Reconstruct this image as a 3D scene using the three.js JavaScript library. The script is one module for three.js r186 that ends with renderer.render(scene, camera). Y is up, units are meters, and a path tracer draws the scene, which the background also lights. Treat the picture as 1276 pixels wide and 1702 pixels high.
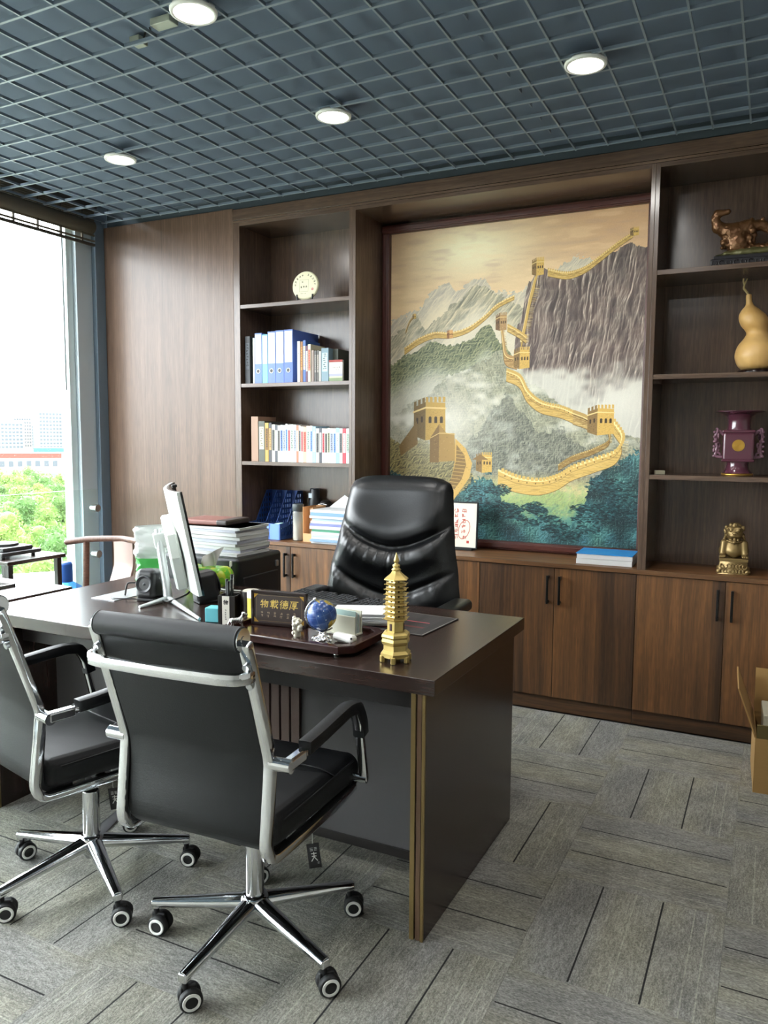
import * as THREE from 'three';
import { RoundedBoxGeometry } from 'three/addons/geometries/RoundedBoxGeometry.js';
import { mergeGeometries, mergeVertices, toCreasedNormals } from 'three/addons/utils/BufferGeometryUtils.js';
import { MarchingCubes } from 'three/addons/objects/MarchingCubes.js';
import { RectAreaLightUniformsLib } from 'three/addons/lights/RectAreaLightUniformsLib.js';

// ---------------------------------------------------------------- camera, sky, exposure
const scene = new THREE.Scene();
const camera = new THREE.PerspectiveCamera(66.4, 1276 / 1702, 0.05, 4000);
camera.position.set(0, 1.3895, 0);
camera.rotation.order = 'YXZ';
camera.rotation.set(-0.09526, 0.46202, 0.00658);
const renderer = new THREE.WebGLRenderer({ antialias: true });
renderer.toneMapping = THREE.LinearToneMapping;
renderer.toneMappingExposure = 2.7;
renderer.shadowMap.enabled = true;
RectAreaLightUniformsLib.init();
scene.background = new THREE.Color(0.94, 0.965, 1.0);        // bright hazy overcast sky
scene.backgroundIntensity = 7.5;
const DOWNLIGHT = 60;                                      // radiance of each LED downlight

// ---------------------------------------------------------------- helpers
const V3 = (x, y, z) => new THREE.Vector3(x, y, z);
function rng(seed) { let s = seed >>> 0; return () => { s = (s + 0x6d2b79f5) | 0; let t = Math.imul(s ^ (s >>> 15), 1 | s); t = (t + Math.imul(t ^ (t >>> 7), 61 | t)) ^ t; return ((t ^ (t >>> 14)) >>> 0) / 4294967296; }; }
const R = rng(20240611);
const rr = (a, b) => a + (b - a) * R();
const lerp = (a, b, t) => a + (b - a) * t, clamp = (x, a = 0, b = 1) => Math.min(b, Math.max(a, x));
const sstep = (a, b, x) => { const t = clamp((x - a) / (b - a)); return t * t * (3 - 2 * t); };
const used = new Map();
function numbered(n) { const k = used.get(n) ?? 0; used.set(n, k + 1); return k ? n + '_' + String(k).padStart(3, '0') : n; }
function shade(o) { o.traverse((m) => { if (m.isMesh) { m.castShadow = true; m.receiveShadow = true; } }); return o; }
function thing(name, label, category, pos = [0, 0, 0], turn = 0, group) {
  const o = new THREE.Group(); o.name = numbered(name); scene.add(o);
  o.position.set(...pos); o.rotation.y = turn; o.userData = { label, category };
  if (group) o.userData.group = group;
  return o;
}
function structure(name, label) { const o = new THREE.Group(); o.name = numbered(name); o.userData = { kind: 'structure', label }; scene.add(o); return o; }
function part(parent, name, geo, mat, label) {
  const m = new THREE.Mesh(Array.isArray(geo) ? mg(geo) : geo, mat); m.name = name; m.castShadow = m.receiveShadow = true;
  if (label) m.userData.label = label;
  parent.add(m); return m;
}
function one(name, label, category, geo, mat, pos = [0, 0, 0], turn = 0, group) {
  const m = new THREE.Mesh(Array.isArray(geo) ? mg(geo) : geo, mat); m.name = numbered(name); m.castShadow = m.receiveShadow = true;
  m.position.set(...pos); m.rotation.y = turn; m.userData = { label, category }; if (group) m.userData.group = group; scene.add(m); return m;
}
function mg(list) {
  return mergeGeometries(list.map((g) => { const n = g.index ? g.toNonIndexed() : g.clone(); for (const k of Object.keys(n.attributes)) if (!['position', 'normal', 'uv'].includes(k)) n.deleteAttribute(k);
    if (!n.attributes.uv) n.setAttribute('uv', new THREE.BufferAttribute(new Float32Array(n.attributes.position.count * 2), 2)); return n; }));
}
function tf(g, x = 0, y = 0, z = 0, rx = 0, ry = 0, rz = 0) { if (rx || ry || rz) g.applyMatrix4(new THREE.Matrix4().makeRotationFromEuler(new THREE.Euler(rx, ry, rz))); g.translate(x, y, z); return g; }
// box given by its extents; r rounds the edges
function ext(x0, x1, y0, y1, z0, z1, r = 0.0015, seg = 1) { const g = r > 0 ? new RoundedBoxGeometry(x1 - x0, y1 - y0, z1 - z0, seg, Math.min(r, (x1 - x0) / 2.05, (y1 - y0) / 2.05, (z1 - z0) / 2.05)) : new THREE.BoxGeometry(x1 - x0, y1 - y0, z1 - z0); g.translate((x0 + x1) / 2, (y0 + y1) / 2, (z0 + z1) / 2); return g; }
function bx(w, h, d, r = 0.0015, seg = 1) { return r > 0 ? new RoundedBoxGeometry(w, h, d, seg, Math.min(r, w / 2.05, h / 2.05, d / 2.05)) : new THREE.BoxGeometry(w, h, d); }
const cyl = (r0, r1, h, n = 24, open = false) => new THREE.CylinderGeometry(r0, r1, h, n, 1, open);
const lathe = (pts, n = 32) => new THREE.LatheGeometry(pts.map(([x, y]) => new THREE.Vector2(Math.max(x, 1e-5), y)), n);
function tube(pts, r, seg = 24, rad = 8, closed = false) { return new THREE.TubeGeometry(new THREE.CatmullRomCurve3(pts.map((p) => V3(...p)), closed, 'catmullrom', 0.3), seg, r, rad, closed); }
function rod(a, b, r0, r1 = r0, n = 12) { const A = V3(...a), B = V3(...b), d = B.clone().sub(A), g = new THREE.CylinderGeometry(r1, r0, d.length(), n); g.applyQuaternion(new THREE.Quaternion().setFromUnitVectors(V3(0, 1, 0), d.clone().normalize())); const c = A.add(B).multiplyScalar(0.5); g.translate(c.x, c.y, c.z); return g; }
// texture coordinates in metres, v along the grain axis
function uvm(g, grain = 'y', ox = rr(0, 7), oy = rr(0, 7)) {
  const p = g.attributes.position, n = g.attributes.normal, uv = new Float32Array(p.count * 2), ax = { x: 0, y: 1, z: 2 }[grain];
  for (let i = 0; i < p.count; i++) {
    const P = [p.getX(i), p.getY(i), p.getZ(i)], N = [Math.abs(n.getX(i)), Math.abs(n.getY(i)), Math.abs(n.getZ(i))];
    const m = N[0] >= N[1] && N[0] >= N[2] ? 0 : N[1] >= N[2] ? 1 : 2; let o = [0, 1, 2].filter((k) => k !== m); 
    let v = o.includes(ax) ? ax : o[1], u = o.find((k) => k !== v);
    uv[i * 2] = P[u] + ox; uv[i * 2 + 1] = P[v] + oy;
  }
  g.setAttribute('uv', new THREE.BufferAttribute(uv, 2)); return g;
}
// a bar that follows a curve in the z-y plane: thickness t in the plane, width w along x around x0
function barZY(pts, x0, w, t, n = 40, bevel = 0.002) {
  const c = new THREE.CatmullRomCurve3(pts.map(([z, y]) => V3(z, y, 0)), false, 'catmullrom', 0.25), L = [], Rr = [];
  for (let i = 0; i <= n; i++) { const p = c.getPoint(i / n), d = c.getTangent(i / n); L.push([p.x - d.y * t / 2, p.y + d.x * t / 2]); Rr.push([p.x + d.y * t / 2, p.y - d.x * t / 2]); }
  const sh = new THREE.Shape([...L, ...Rr.reverse()].map(([a, b]) => new THREE.Vector2(a, b)));
  const g = new THREE.ExtrudeGeometry(sh, { depth: Math.max(w - 2 * bevel, 1e-3), bevelEnabled: bevel > 0, bevelThickness: bevel, bevelSize: bevel * 0.8, bevelSegments: 2 });
  // shape x -> world z, shape y -> y, depth -> x
  g.applyMatrix4(new THREE.Matrix4().set(0, 0, 1, 0, 0, 1, 0, 0, 1, 0, 0, 0, 0, 0, 0, 1)); g.translate(x0 - w / 2 + bevel, 0, 0);
  const ix = g.attributes.position.count; for (const k of ['position', 'normal', 'uv']) { const a = g.attributes[k], s = a.itemSize, A = a.array; for (let i = 0; i < ix; i += 3) for (let q = 0; q < s; q++) { const h = A[(i + 1) * s + q]; A[(i + 1) * s + q] = A[(i + 2) * s + q]; A[(i + 2) * s + q] = h; } }
  g.computeVertexNormals(); return toCreasedNormals(g, 0.6);
}
function extrude(pts, depth, bevel = 0.001) { return new THREE.ExtrudeGeometry(new THREE.Shape(pts.map(([x, y]) => new THREE.Vector2(x, y))), { depth, bevelEnabled: bevel > 0, bevelThickness: bevel, bevelSize: bevel, bevelSegments: 1 }); }
// grid surface from a function (u, v in 0..1) -> [x, y, z]
function gridSurf(f, nu, nv) {
  const pos = [], uv = [], idx = [];
  for (let j = 0; j <= nv; j++) for (let i = 0; i <= nu; i++) { pos.push(...f(i / nu, j / nv)); uv.push(i / nu, j / nv); }
  for (let j = 0; j < nv; j++) for (let i = 0; i < nu; i++) { const a = j * (nu + 1) + i, b = a + 1, c = a + nu + 1, d = c + 1; idx.push(a, b, d, a, d, c); }
  const g = new THREE.BufferGeometry(); g.setAttribute('position', new THREE.Float32BufferAttribute(pos, 3)); g.setAttribute('uv', new THREE.Float32BufferAttribute(uv, 2)); g.setIndex(idx); g.computeVertexNormals(); return g;
}
// signed-distance modelling
const smin = (a, b, k) => { const h = clamp(0.5 + 0.5 * (b - a) / k); return lerp(b, a, h) - k * h * (1 - h); };
const sdS = (p, c, r) => Math.hypot(p[0] - c[0], p[1] - c[1], p[2] - c[2]) - r;
const sdE = (p, c, r) => { const a = (p[0] - c[0]) / r[0], b = (p[1] - c[1]) / r[1], d = (p[2] - c[2]) / r[2], k = Math.hypot(a, b, d); return (k - 1) * Math.min(...r); };
function sdC(p, a, b, ra, rb = ra) { const x = b[0] - a[0], y = b[1] - a[1], z = b[2] - a[2], t = clamp(((p[0] - a[0]) * x + (p[1] - a[1]) * y + (p[2] - a[2]) * z) / (x * x + y * y + z * z)); return Math.hypot(p[0] - a[0] - x * t, p[1] - a[1] - y * t, p[2] - a[2] - z * t) - lerp(ra, rb, t); }
function sdfMesh(fn, c, half, res) {
  const mc = new MarchingCubes(res, new THREE.MeshStandardMaterial(), false, false, 200000); mc.isolation = 0;
  for (let k = 0; k < res; k++) for (let j = 0; j < res; j++) for (let i = 0; i < res; i++) {
    const q = [c[0] + half * (i - res / 2) / (res / 2), c[1] + half * (j - res / 2) / (res / 2), c[2] + half * (k - res / 2) / (res / 2)];
    mc.field[i + j * res + k * res * res] = -fn(q) / half;
  }
  mc.update();
  const n = mc.count, pos = mc.positionArray.slice(0, n * 3), nor = mc.normalArray.slice(0, n * 3);
  for (let i = 0; i < n; i++) for (let q = 0; q < 3; q++) pos[i * 3 + q] = pos[i * 3 + q] * half + c[q];
  let g = new THREE.BufferGeometry(); g.setAttribute('position', new THREE.BufferAttribute(new Float32Array(pos), 3)); g = mergeVertices(g, half * 1e-4); g.computeVertexNormals();
  g.setAttribute('uv', new THREE.BufferAttribute(new Float32Array(g.attributes.position.count * 2), 2)); return g;
}
// ---------------------------------------------------------------- computed textures
const hsh = (x, y, s) => { let h = Math.imul(x, 374761393) + Math.imul(y, 668265263) + Math.imul(s, 2147483647 - 1274126177); h = Math.imul(h ^ (h >>> 13), 1274126177); return ((h ^ (h >>> 16)) >>> 0) / 4294967296; };
function pn(x, y, px, py, s) { const i = Math.floor(x), j = Math.floor(y), fx = x - i, fy = y - j, u = fx * fx * (3 - 2 * fx), v = fy * fy * (3 - 2 * fy), m = (a, n) => ((a % n) + n) % n, i0 = m(i, px), i1 = m(i + 1, px), j0 = m(j, py), j1 = m(j + 1, py); return lerp(lerp(hsh(i0, j0, s), hsh(i1, j0, s), u), lerp(hsh(i0, j1, s), hsh(i1, j1, s), u), v); }
function texture(w, h, f, srgb = true) {
  const d = new Uint8Array(w * h * 4);
  for (let y = 0; y < h; y++) for (let x = 0; x < w; x++) { const c = f((x + 0.5) / w, (y + 0.5) / h, x, y), o = (y * w + x) * 4; d[o] = clamp(c[0], 0, 255); d[o + 1] = clamp(c[1], 0, 255); d[o + 2] = clamp(c[2], 0, 255); d[o + 3] = 255; }
  const t = new THREE.DataTexture(d, w, h); t.wrapS = t.wrapT = THREE.RepeatWrapping; t.magFilter = THREE.LinearFilter; t.minFilter = THREE.LinearMipmapLinearFilter; t.generateMipmaps = true;
  if (srgb) t.colorSpace = THREE.SRGBColorSpace; t.needsUpdate = true; return t;
}
function canvasTex(w, h, draw) { const c = document.createElement('canvas'); c.width = w; c.height = h; draw(c.getContext('2d'), w, h); const t = new THREE.CanvasTexture(c); t.colorSpace = THREE.SRGBColorSpace; t.anisotropy = 8; return t; }
const mix3 = (a, b, t) => [lerp(a[0], b[0], t), lerp(a[1], b[1], t), lerp(a[2], b[2], t)];
// wood: the texture is wM metres across the grain and lM along it
function woodTex(c1, c2, seed, wM, lM, planks, contrast = 1) {
  const t = texture(512, 1024, (u, v) => {
    const wob = (pn(u * 5, v * 4, 5, 4, seed) - 0.5) * 0.03, uu = u + wob;
    const pl = Math.floor(((u % 1) + 1) % 1 * planks), tone = planks > 1 ? hsh(pl, 3, seed + 9) : 0.5;
    const fig = Math.abs(((pn(uu * 9, v * 2.0, 9, 2, seed + 1) * 5.5) % 1) - 0.5) * 2;
    const g = 0.30 * pn(uu * 24, v * 3, 24, 3, seed + 2) + 0.25 * pn(uu * 90, v * 4, 90, 4, seed + 3) + 0.2 * fig + 0.25 * pn(uu * 256, v * 12, 256, 12, seed + 4);
    const k = clamp(0.5 + (g - 0.5) * 1.5 * contrast + (tone - 0.5) * 0.75 * contrast), f = 0.92 + 0.16 * pn(u * 256, v * 60, 256, 60, seed + 5);
    return mix3(c1, c2, k).map((x) => x * f);
  });
  t.repeat.set(1 / wM, 1 / lM); return t;
}
const std = (o) => new THREE.MeshStandardMaterial(o), phy = (o) => new THREE.MeshPhysicalMaterial(o);
const plain = (c, rough = 0.6, metal = 0, extra = {}) => std({ color: c, roughness: rough, metalness: metal, ...extra });
const BK = -4.18;
const tDoor = woodTex([60, 41, 26], [122, 83, 48], 11, 0.9, 1.9, 6, 0.85), tCarc = woodTex([74, 58, 48], [108, 88, 73], 27, 0.9, 2.2, 7, 0.7), tPanel = woodTex([72, 55, 45], [102, 81, 67], 41, 0.8, 2.6, 7, 0.75), tDesk = woodTex([34, 24, 21], [60, 43, 37], 55, 0.7, 1.4, 1, 0.9), tRed = woodTex([58, 28, 24], [88, 46, 38], 63, 0.3, 1.0, 1, 0.8), tChair = woodTex([78, 52, 42], [118, 82, 66], 71, 0.2, 0.8, 1, 0.8);
const fineNoise = texture(256, 256, (u, v) => { const k = 255 * (0.5 * pn(u * 128, v * 128, 128, 128, 5) + 0.5 * pn(u * 48, v * 48, 48, 48, 6)); return [k, k, k]; }, false);
const noiseAt = (s) => { const t = fineNoise.clone(); t.repeat.set(s, s); t.needsUpdate = true; return t; };
const M = {
  door: std({ map: tDoor, roughness: 0.42 }), carcass: std({ map: tCarc, roughness: 0.22 }), panel: phy({ map: tPanel, roughness: 0.29, specularIntensity: 0.68 }), desk: phy({ map: tDesk, roughness: 0.25, ior: 1.62 }),
  deskDark: plain(0x1c1716, 0.42), redWood: std({ map: tRed, roughness: 0.35 }), chairWood: std({ map: tChair, roughness: 0.4 }),
  black: plain(0x111214, 0.45), blackMetal: plain(0x141414, 0.35, 0.4), rubber: plain(0x151618, 0.6), chrome: plain(0xd4d6d8, 0.1, 1), chromeDull: plain(0xb8bbbd, 0.28, 1),
  leather: phy({ color: 0x080b0e, roughness: 0.48, specularIntensity: 0.7, bumpMap: noiseAt(10), bumpScale: 0.0003 }), leatherExec: std({ color: 0x0d0f11, roughness: 0.33, bumpMap: noiseAt(6), bumpScale: 0.0003 }),
  gold: plain(0xc9a04a, 0.36, 0.85), goldPaint: plain(0xc2aa66, 0.38, 0.6), bronze: std({ color: 0x8a744a, roughness: 0.38, metalness: 0.6 }), bronzeTrim: plain(0x857148, 0.42, 0.6),
  white: plain(0xe4e4de, 0.5), paper: plain(0xd2d3d3, 0.85), steel: plain(0x9aa3a8, 0.4, 0.6), alu: plain(0xb2bec4, 0.45, 0.2), aluDark: plain(0x6a7986, 0.5, 0.2),
  wall: plain(0xa5a29c, 0.9), slab: plain(0x616f80, 0.9), grid: plain(0x667381, 0.7), glass: phy({ color: 0xfcfefe, roughness: 0.02, transmission: 1, thickness: 0, ior: 1.5, specularIntensity: 0.6 }),
  silver: plain(0xd8d8d6, 0.2, 0.95), grey: plain(0x484647, 0.5), kraft: plain(0xa98a5f, 0.85), cardboard: plain(0xa5824f, 0.88),
};
// ---------------------------------------------------------------- the room
const CEIL = 2.7435, ZF = -3.858, YC = 0.767, XL = -4.0, XR = 2.5, ZB = -4.47, ZN = 2.5, SLAB = 3.3;
const carpetTex = [0, 1, 2].map((k) => texture(512, 512, (u, v) => {
  let g = 128 + 50 * (pn(u * 256, v * 110, 256, 110, 80 + k) - 0.5) + 26 * (pn(u * 128, v * 20, 128, 20, 90 + k) - 0.5) + 16 * (pn(u * 6, v * 5, 6, 5, 100 + k) - 0.5);
  let c = [g * 1.0, g * 0.995, g * 0.965]; const warm = pn(u * 7, v * 2, 7, 2, 110 + k); c = mix3(c, [g * 1.06, g * 1.04, g * 0.9], warm * 0.7);
  const dk = [[0.30, 0.655], [0.315, 0.67], [0.29, 0.68]][k], lt = [[0.835, 0.905, 0.5], [0.85, 0.93, 0.49], [0.14, 0.83, 0.92]][k];
  for (const d of dk) { const e = Math.abs(u - d); if (e < 0.0058) c = mix3(c, [24, 24, 24], sstep(0.0058, 0.0035, e) * (v > 0.012 && v < 0.988 ? 1 : 0)); }
  for (const d of lt) { const e = Math.abs(u - d + 0.002 * (pn(v * 40, 1, 40, 2, 7) - 0.5)); if (e < 0.005) c = mix3(c, [188, 188, 168], 0.55 * sstep(0.005, 0.002, e) * (0.3 + 0.9 * pn(v * 60, 3, 60, 4, 9 + k))); }
  return c;
}));
const carpetMat = carpetTex.map((t, k) => std({ map: t, roughness: 0.95, bumpMap: noiseAt(3), bumpScale: 0.0012 }));
{
  const floor = structure('floor', 'grey striped carpet tiles laid in a quarter-turn pattern');
  part(floor, 'floor_slab', ext(XL - 0.25, XR + 0.2, -0.3, -0.007, ZB - 0.2, ZN + 0.2, 0), plain(0x4a4a4a, 0.9));
  const tw = 0.498, td = 0.489, geo = [0, 1].map((o) => { const g = ext(0.0004, tw - 0.0004, -0.007, 0, 0.0004, td - 0.0004, 0), p = g.attributes.position, uv = g.attributes.uv; for (let i = 0; i < p.count; i++) { const a = p.getX(i) / tw, b = p.getZ(i) / td; uv.setXY(i, o ? a : b, o ? b : a); } return g; });
  const flip = geo.map((g) => { const h = g.clone(), uv = h.attributes.uv; for (let i = 0; i < uv.count; i++) uv.setXY(i, 1 - uv.getX(i), uv.getY(i)); return h; });
  for (let i = -6; i <= 7; i++) for (let j = -3; j <= 10; j++) {
    const x = -1.06 + tw * i, z = -2.385 + td * j; if (x < XL - 0.1 || x + tw > XR + 0.5 || z < -3.9 || z > ZN) continue;
    const odd = Math.abs(i + j) % 2, k = Math.floor(hsh(i + 20, j + 20, 4) * 3), m = part(floor, 'carpet_tile', (i === 1 || hsh(i + 9, j + 9, 8) < 0.6 ? geo : flip)[odd], carpetMat[i === 1 ? 0 : k]); m.position.set(x, 0, z);
  }
}
{
  const c = structure('ceiling', 'dark open metal grid ceiling');
  part(c, 'ceiling_slab', ext(XL - 0.25, XR + 0.2, SLAB, SLAB + 0.25, ZB - 0.2, ZN + 0.2, 0), M.slab);
  const edgeM = plain(0x818d95, 0.5); const ex_ = ext(XL + 0.06, XR, CEIL - 0.002, CEIL, -0.0045, 0.0045, 0), ez_ = ext(-0.0034, 0.0034, CEIL - 0.001, CEIL + 0.001, -3.84, ZN, 0); const gx = ext(XL + 0.06, XR, CEIL, CEIL + 0.011, -0.0044, 0.0044, 0), gz = ext(-0.0032, 0.0032, CEIL + 0.001, CEIL + 0.011, -3.84, ZN, 0);
  part(c, 'void_lining', ext(-3.78, XR, CEIL + 0.045, CEIL + 0.055, -3.86, ZN, 0), M.slab, 'dark grey-blue lining above the grid');
  for (let j = -30; j <= 13; j++) { const z = -1.8727 - 0.15 * j; if (z < -3.85 || z > ZN) continue; const m = part(c, 'grid_slat', gx, M.grid); m.position.z = z; part(m, 'slat_edge', ex_, edgeM); }
  for (let i = -10; i <= 32; i++) { const x = -2.412 + 0.15 * i; if (x < XL + 0.08 || x > XR) continue; const m = part(c, 'grid_slat', gz, M.grid); m.position.x = x; part(m, 'slat_edge', ez_, edgeM); }
  // joint clips along one seam of the grid modules
  for (let j = 4; j <= 11; j++) part(c, 'grid_clip', ext(-0.003, 0.003, CEIL - 0.004, CEIL + 0.012, -0.022, 0.022, 0), M.grid).position.set(-2.412 + 0.15 * 9.66, 0, -1.8727 - 0.15 * (j + 0.16));
}
{
  const b = structure('wall_back', 'wall behind the fitted cabinets'); part(b, 'bulkhead', ext(XL + 0.04, XR, 2.728, SLAB, ZB, -3.885, 0), plain(0x3c464c, 0.9), 'dark bulkhead above the cabinets'); part(b, 'plaster', ext(XL - 0.25, XR + 0.2, -0.3, SLAB, ZB - 0.2, ZB, 0), M.wall);
  const r = structure('wall_right', 'plain painted wall'); part(r, 'plaster', ext(XR, XR + 0.2, -0.3, SLAB, ZB, ZN, 0), M.wall);
  const n = structure('wall_front', 'plain painted wall'); part(n, 'plaster', ext(XL - 0.25, XR + 0.2, -0.3, SLAB, ZN, ZN + 0.2, 0), M.wall);
  // window wall: posts, rails and panes from floor to slab
  const w = structure('window_1', 'full-height office window with aluminium posts and clear panes');
  part(w, 'corner_post', uvm(ext(-4.2, -3.967, 0, SLAB, -3.90, -3.785, 0.004)), M.aluDark, 'dark grey corner post');
  part(w, 'window_post', ext(-4.16, -4.0, 0, SLAB, -3.785, -3.655, 0.004), M.alu);
  part(w, 'sash_edge', ext(-4.09, -4.03, 0.05, SLAB, -3.655, -3.605, 0.004), plain(0xc8d6d6, 0.4, 0.2));
  for (const z of [-1.9, -0.2, 1.5]) part(w, 'window_post', ext(-4.16, -4.0, 0, SLAB, z - 0.04, z + 0.04, 0.004), M.alu);
  for (const [z0, z1] of [[-3.605, -1.94], [-1.86, -0.24], [-0.16, 1.46], [1.54, ZN]]) part(w, 'window_pane', ext(-4.066, -4.054, 0.06, SLAB - 0.05, z0, z1, 0), M.glass);
  part(w, 'bottom_rail', ext(-4.16, -4.0, -0.01, 0.06, -3.605, ZN, 0.004), M.alu); part(w, 'top_rail', ext(-4.16, -4.0, SLAB - 0.06, SLAB, -3.605, ZN, 0.004), M.alu);
  // glass guard rail inside the window
  const gr = thing('glass_guard_rail', 'clear glass guard rail standing inside the window', 'railing', [-3.93, 0, 0]);
  part(gr, 'glass_panel', ext(-0.006, 0.006, 0.1, 1.045, -3.71, 1.4, 0.002), phy({ color: 0xf8fcfa, roughness: 0.02, transmission: 1, thickness: 0, ior: 1.5 }));
  for (const y of [0.3, 0.62, 0.92]) { const k = part(gr, 'clamp_knob', tf(cyl(0.024, 0.024, 0.05, 20), 0, y, -3.69, 0, 0, Math.PI / 2), M.chromeDull); part(k, 'clamp_arm', rod([0, y, -3.69], [-0.035, y, -3.74], 0.01), M.chromeDull); }
}
{ // raised bamboo blind
  const b = thing('bamboo_blind', 'dark bamboo blind rolled up at the window head', 'blind', [-3.945, 0, 0]);
  part(b, 'head_rail', ext(-0.03, 0.03, 2.80, 2.84, -3.76, 1.4, 0.004), plain(0x3a3630, 0.6));
  part(b, 'rolled_slats', tf(cyl(0.042, 0.042, 5.1, 20), 0, 2.70, -1.19, Math.PI / 2), plain(0x4e4638, 0.8));
  const sl = ext(-0.004, 0.004, 0, 0.011, -3.76, 1.4, 0), sm = plain(0x5d5342, 0.8);
  for (let i = 0; i < 9; i++) part(b, 'slat', sl, sm).position.y = 2.745 + i * 0.0125;
  part(b, 'slat', sl, sm).position.y = 2.648; part(b, 'slat', sl, sm).position.y = 2.612;
  part(b, 'bottom_bar', ext(-0.008, 0.008, 2.585, 2.603, -3.76, 1.4, 0.003), plain(0x3a3228, 0.7));
  for (let z = -3.66; z < 1.4; z += 0.165) part(b, 'cord', ext(-0.006, 0.006, 2.59, 2.80, z - 0.005, z + 0.005, 0), plain(0x4a4236, 0.8));
}
// ---------------------------------------------------------------- fitted cabinets
const UX = [-2.93, -2.145, -1.357, -0.567, 0.221];
part(Object.assign(structure('wall_panel', 'pale brown wood panel beside the window'), {}), 'wood_panel', uvm(ext(-3.965, -2.93, 0, 2.725, ZB, ZF, 0.002)), M.panel);
part(structure('wall_panel', 'brown wood panel to the right of the cabinets'), 'wood_panel', uvm(ext(0.221, XR, 0, 2.725, ZB, ZF, 0.002)), M.panel);
const baseNames = ['under the bookcase beside the window', 'behind the leather chair', 'under the right half of the mural', 'under the ornament shelves'];
for (let k = 0; k < 4; k++) {
  const x0 = UX[k] + 0.001, x1 = UX[k + 1] - 0.001, c = thing('base_cabinet', 'walnut two-door base cabinet ' + baseNames[k], 'cabinet', [0, 0, 0], 0, 'walnut base cabinets');
  part(c, 'body', [ext(x0, x0 + 0.018, 0.075, 0.744, -4.43, -3.878), ext(x1 - 0.018, x1, 0.075, 0.744, -4.43, -3.878), ext(x0, x1, 0.075, 0.093, -4.43, -3.878), ext(x0, x1, 0.08, 0.744, -4.44, -4.43)].map((g) => uvm(g)), M.carcass);
  part(c, 'plinth', uvm(ext(x0, x1, 0, 0.073, -4.42, -3.872), 'x'), M.door);
  const xm = (x0 + x1) / 2;
  for (const s of [0, 1]) {
    const d = part(c, 'door', uvm(ext(s ? xm + 0.0012 : x0 + 0.0008, s ? x1 - 0.0008 : xm - 0.0012, 0.077, 0.742, -3.876, ZF, 0.0018, 2)), M.door);
    const hx = xm + (s ? 0.03 : -0.03);
    part(d, 'handle', [ext(hx - 0.006, hx + 0.006, 0.56, 0.705, ZF + 0.02, ZF + 0.03, 0.003, 2), ext(hx - 0.005, hx + 0.005, 0.563, 0.577, ZF - 0.001, ZF + 0.024), ext(hx - 0.005, hx + 0.005, 0.688, 0.702, ZF - 0.001, ZF + 0.024)], M.blackMetal, 'black bar handle');
  }
}
one('worktop', 'continuous walnut worktop on the base cabinets', 'worktop', uvm(ext(UX[0], UX[4], 0.745, YC, -4.44, -3.848, 0.002), 'x'), M.door);
function bookcase(label, x0, x1, x0i, x1i, tops) {
  const b = thing('bookcase', label, 'bookcase');
  const side = (a, c) => uvm(ext(a, c, YC, 2.64, -4.195, ZF, 0.0015));
  part(b, 'side_panel', side(x0, x0i), M.carcass); part(b, 'side_panel', side(x1i, x1), M.carcass);
  part(b, 'back_panel', uvm(ext(x0i, x1i, YC, 2.64, -4.195, BK, 0)), M.carcass);
  part(b, 'top_board', uvm(ext(x0i, x1i, 2.62, 2.64, BK, ZF, 0.001), 'x'), M.carcass);
  for (const y of tops) part(b, 'shelf', uvm(ext(x0i, x1i, y - 0.022, y, BK, ZF - 0.002, 0.001), 'x'), M.carcass);
}
bookcase('open wood bookcase beside the window panel holding binders and books', UX[0], -2.125, -2.885, -2.145, [2.165, 1.703, 1.24]);
bookcase('open wood bookcase with gourd, purple vase and lion statue', -0.547, UX[4], -0.527, UX[4] - 0.02, [2.163, 1.688, 1.222]);
{
  const a = thing('mural_alcove', 'wood lined alcove around the large landscape painting', 'alcove');
  part(a, 'side_panel', uvm(ext(-2.125, -2.105, YC, 2.64, -4.43, ZF)), M.carcass); part(a, 'side_panel', uvm(ext(-0.567, -0.547, YC, 2.64, -4.43, ZF)), M.carcass);
  part(a, 'back_panel', uvm(ext(-2.105, -0.567, YC, 2.62, -4.43, -4.222, 0)), M.carcass); part(a, 'top_board', uvm(ext(-2.105, -0.567, 2.62, 2.64, -4.43, ZF, 0.001), 'x'), M.carcass);
  const h = thing('cornice_board', 'long wood cornice board above bookcases and painting', 'cornice');
  part(h, 'board', uvm(ext(UX[0], UX[4], 2.654, 2.715, -4.44, ZF + 0.006, 0.002), 'x'), M.carcass); part(h, 'rail', uvm(ext(UX[0], UX[4], 2.641, 2.653, -4.44, ZF + 0.001, 0.001), 'x'), M.carcass);
}
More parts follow.
